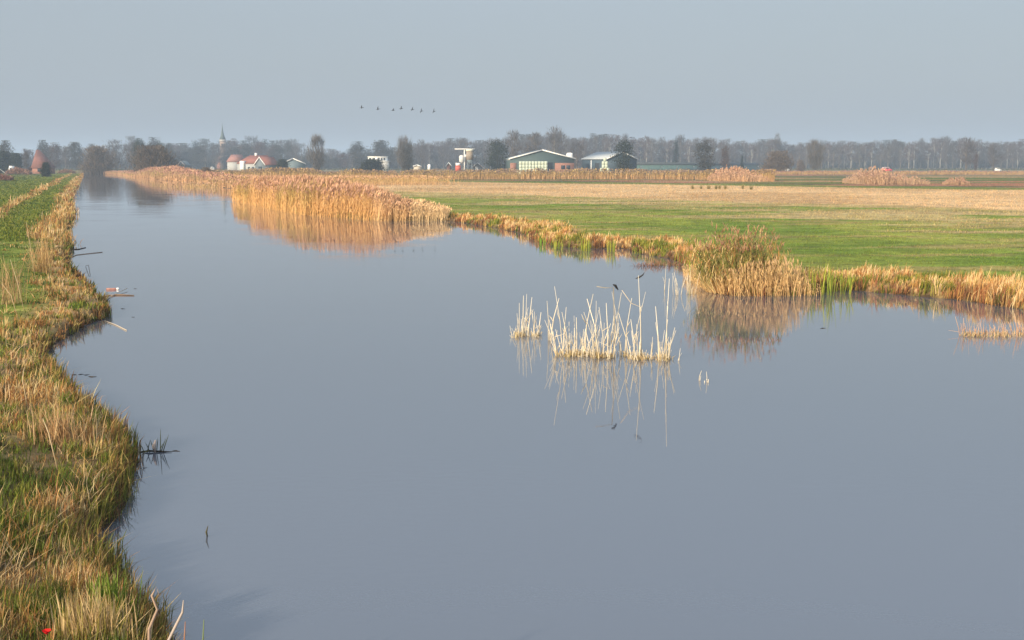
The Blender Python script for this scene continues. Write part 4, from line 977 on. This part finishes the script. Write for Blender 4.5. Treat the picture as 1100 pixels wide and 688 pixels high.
sb = thing('outbuilding', 'low outbuilding with pink-grey roof left of the red roofed farmhouse', 'shed', (at(251, 180, 590)[0], 590, ZL), 0)
longhouse(sb, 6, 8, at(0, 174, 590)[2] - ZL, at(0, 166.2, 590)[2] - ZL, paint('pale_render', (.36, .38, .38)), paint('pink_tiles', (.30, .16, .14), .8), 1.5)
# grey shed
gs = gable('grey_shed', 'grey-blue shed with white roof edge left of the lone fan willow', 'shed', 315, 560, math.radians(12), 10.4, 12, at(0, 176, 560)[2] - ZL, at(0, 170.6, 560)[2] - ZL, paint('blue_grey_wall', (.16, .21, .23), .8), ROOFG)
lb_ = thing('low_building', 'very low grey building linking the farmhouse and the grey shed', 'shed', (at(292, 180, 570)[0], 570, ZL)); longhouse(lb_, 11, 7, at(0, 178, 570)[2] - ZL, at(0, 175.5, 570)[2] - ZL, paint('blue_grey_wall', (.16, .21, .23)), ROOFG, 1)
gable('small_shed', 'tiny dark shed with white edged gable behind the far shore reeds', 'shed', 195, 620, math.radians(-10), 3.2, 6, at(0, 177, 620)[2] - ZL, at(0, 173.4, 620)[2] - ZL, paint('blue_grey_wall', (.16, .21, .23)), ROOFG, th=.12)
# pyramid roof farm
pf = thing('pyramid_farmhouse', 'farmhouse with steep red pyramid roof at the far left', 'house', (at(44, 180, 500)[0], 500, ZL), math.radians(4))
e_, r_ = 2.6, at(0, 161, 500)[2] - ZL; h_ = 3.5
Geo().box(-h_, h_, 0, 2 * h_, -.1, e_).build('wall', BRICK, pf)
g = Geo().add([(-h_ - .4, -.4, e_ - .3), (h_ + .4, -.4, e_ - .3), (h_ + .4, 2 * h_ + .4, e_ - .3), (-h_ - .4, 2 * h_ + .4, e_ - .3), (-2.6, h_, r_), (-1.3, h_, r_)], [(0, 1, 5), (0, 5, 4), (1, 2, 5), (2, 3, 4), (2, 4, 5), (3, 0, 4), (0, 3, 2), (0, 2, 1)]); g.build('roof', paint('old_tiles', (.20, .095, .08), .9, .2, .8), pf)
Geo().box(-1.4, -.2, -.08, -.01, .8, 2.2).build('window', GLASS, pf)
cv = thing('caravan', 'small white caravan in front of the dark evergreens at the left edge', 'caravan', (at(11.3, 180, 470)[0], 470, ZL))
Geo().prism([(-.95, .5), (.95, .5), (1.0, 1.4), (.8, 3.9), (-.6, 3.9), (-.98, 2.2)], 0, 2).build('body', WHITE, cv); Geo().box(-.5, .5, -.05, -.005, 2.2, 3.0).build('window', GLASS, cv)
for s_ in (-.5, .5):
    g = Geo(); g.lathe([(.35, -.1), (.35, .1)], n=12); g.V = [np.stack([v[:, 0] + s_, v[:, 2] - .12, v[:, 1] + .33], 1) for v in g.V]; g.build('wheel', DARKM, cv)
cv.scale = (.8, 1, .82)
# church
Y = 950
ch = thing('church', 'distant church tower with slender pointed spire above the village trees', 'church', (at(240, 180, Y)[0], Y, ZL), math.radians(18)); zt = lambda py: at(240, py, Y)[2] - ZL
cw = 2.1
Geo().box(-cw, cw, -cw, cw, -.1, zt(152.2)).build('tower', paint('tower_brick', (.30, .24, .21), .9), ch)
Geo().box(-cw - .25, cw + .25, -cw - .25, cw + .25, zt(152.1), zt(150.3)).build('cornice', paint('pale_stone', (.42, .41, .40), .8), ch)
for s_ in (-1.2, 0.2): Geo().box(s_, s_ + 1, -cw - .06, -cw - .005, zt(158.5), zt(154.5)).build('belfry_opening', DARKM, ch)
Geo().lathe([(2.4, zt(150.3)), (1.3, zt(146)), (.75, zt(142)), (.35, zt(138)), (.16, zt(135)), (.12, zt(132.6))], n=8).build('spire', paint('slate', (.09, .12, .12), .7), ch)
nv = Geo().prism([(-4, -.1), (4, -.1), (4, 6), (0, 12), (-4, 6)], 3, 24); nv.build('nave', BRICK, ch)

# vehicles on the far road
def vehicle(px, Y, L, H, m, label, name='parked_car', cat='car', rz=0.):
    p = at(px, 180, Y); t = thing(name, label, cat, (p[0], Y, ZL), rz)
    Geo().prism([(-L / 2, .35), (L / 2, .35), (L / 2, H * .52), (L * .32, H * .6), (-L * .46, H * .62)], -.9, .9).build('body', m, t)
    Geo().prism([(-L * .45, H * .60), (L * .31, H * .58), (L * .18, H), (-L * .38, H)], -.8, .8).build('cabin', WHITE if cat == 'van' else paint('pale_pink', (.55, .42, .42), .3), t)
    Geo().box(-L * .33, L * .17, -.86, -.805, H * .66, H * .9).build('window', GLASS, t)
    for s in (-.32, .32):
        for y_ in (-.85, .7):
            g = Geo(); g.lathe([(.34, -.1), (.34, .1)], n=12); g.V = [np.stack([v[:, 0] + s * L, v[:, 2] + y_, v[:, 1] + .34], 1) for v in g.V]; g.build('wheel', DARKM, t)
    return t
vehicle(952.3, 640, 5.4, 2.4, paint('red_car_paint', (.65, .06, .08), .35, .03), 'bright red car on the far road before the wood')
vehicle(1072, 640, 3.2, 2.0, WHITE, 'white van on the far road near the right edge', 'white_van', 'van')
vehicle(762, 640, 1.9, 2.9, WHITE, 'small white van seen end-on right of the dark tree', 'white_van', 'van')
vehicle(746.5, 640, 2.4, 2.8, WHITE, 'small white van left of the dark tree', 'white_van', 'van')
vehicle(845.5, 640, 2.0, 2.5, WHITE, 'small white van beside the round thicket', 'white_van', 'van')
vehicle(228.5, 640, 2.2, 2.5, WHITE, 'small white van behind the reeds below the church', 'white_van', 'van')

# heaps of cut reed and brushwood on the far left bank
def heap(px, py, w, h, n, label, col):
    c = gp(px, py, ZL); g = Geo(); s = np.linalg.norm(c) / F; W = w * s; H = h * s
    x = R.uniform(-W / 2, W / 2, n); y = R.uniform(-1.5, 1.5, n); top = H * np.sqrt(np.clip(1 - (2 * x / W) ** 2, 0, 1)) * (.6 + .5 * fbm(x + 50, y, 1.5, 3, 2)) * np.sqrt(np.clip(1 - (y / 1.6) ** 2, 0, 1))
    z = R.uniform(0, 1, n) ** .6 * top; a = R.uniform(0, 6.3, n); L = R.uniform(.5, .96, n); cc = pick(np.array(col), n) * R.uniform(.7, 1.2, (n, 1))
    g.blades(np.stack([x, y, z], 1), R.uniform(.4, 1.3, n), .03 * s * 12, np.stack([np.cos(a) * L, np.sin(a) * L], 1), cc, cc, .2)
    tag(g.build('brush_heap', M_TWIG, loc=(c[0], c[1], ZL)), label, 'brush heap')
heap(20, 188, 24, 7.5, 1800, 'pinkish heap of cut reeds on the left bank, left part of the long one', ((.34, .19, .13), (.42, .24, .16), (.2, .11, .08)))
heap(38, 186.5, 22, 8, 1600, 'higher reddish brushwood heap below the pyramid roof', ((.32, .17, .12), (.38, .21, .15), (.16, .1, .08)))
heap(3, 194.5, 18, 5, 1200, 'dark brown brushwood heap at the left edge of the meadow', ((.24, .11, .09), (.3, .15, .12), (.1, .06, .05)))
heap(72, 186.5, 16, 3.5, 800, 'low rusty heap where the left bank meets the canal head', ((.3, .16, .1), (.2, .14, .08)))
stalk('leaning_pole', [gp(8, 188, ZL), at(0, 182, gp(8, 188)[1] + 1), at(-6, 178, gp(8, 188)[1] + 2)], .09, (.4, .42, .4), 'pale pole leaning at the left edge of the meadow', 'pole', mat=M_TWIG)
# small dark tufts on the straw field
for i, (a_, b_) in enumerate([(744, 203.5), (753, 203.5), (761, 203.5), (769, 204), (773, 203.5), (779, 203.5), (798, 203.5), (807, 204)]):
    tuft_thing('field_tuft', a_, b_, 2.2, 40, 6, [(.24, .22, .09), (.34, .27, .12)], 'dark green tuft standing in the row on the straw field', 'grass tuft', .06, .5, 'dark tufts in a row on the straw field')

# ------------------------------------------------------------------ birds in flight
bl = ['leftmost', 'second from the left', 'third from the left, lowest of the left half', 'fourth and middle', 'fifth from the left', 'sixth from the left', 'rightmost']
BM = paint('bird_plumage', (.05, .045, .045), .8, .1)
def bird_mesh():
    g = Geo()
    g.tube([(-.42, 0, .0), (-.30, 0, .0), (-.05, 0, -.03), (.15, 0, .0), (.32, 0, .03), (.46, 0, .05), (.54, 0, .045), (.60, 0, .04)], [.02, .06, .10, .085, .03, .035, .03, .006], (1, 1, 1), 8)
    for s in (-1, 1):
        V = [(.14, 0, .05), (-.14, 0, .05), (.16, s * .28, .20), (-.10, s * .28, .19), (.04, s * .55, .28), (-.10, s * .52, .27), (-.14, s * .78, .30)]
        V2 = [(a, b, c - .02) for a, b, c in V]
        T = [(0, 1, 3), (0, 3, 2), (2, 3, 5), (2, 5, 4), (4, 5, 6)]
        g.add(V + V2, T + [(a + 7, c + 7, b + 7) for a, b, c in T] + [(0, 2, 9), (0, 9, 7), (2, 4, 11), (2, 11, 9), (4, 6, 13), (4, 13, 11), (1, 8, 10), (1, 10, 3), (3, 10, 12), (3, 12, 5), (5, 12, 13), (5, 13, 6)])
    g.add([(-.38, -.05, 0), (-.38, .05, 0), (-.58, .09, .0), (-.58, -.09, .0)], [(0, 1, 2), (0, 2, 3)])
    return g
b0 = None
for i, (px, py) in enumerate([(388.5, 116), (406, 117.5), (422.3, 118.8), (431, 117), (443, 118), (452.8, 119.6), (466.3, 120)]):
    if b0 is None: b_ = b0 = bird_mesh().build('flying_bird', BM)
    else: b_ = b0.copy(); COL.objects.link(b_)
    b_.location = at(px, py, 300 + i * 3); b_.rotation_euler = (math.radians((35, 40, 20, 38, 45, 60, 62)[i]), math.radians(8), math.radians(-165 + 6 * i)); b_.scale = [.95] * 3
    tag(b_, 'dark bird in the flying line: %s' % bl[i], 'bird', 'birds flying in a line')

print('objects', len(COL.objects), 'verts', sum(len(m.vertices) for m in bpy.data.meshes))
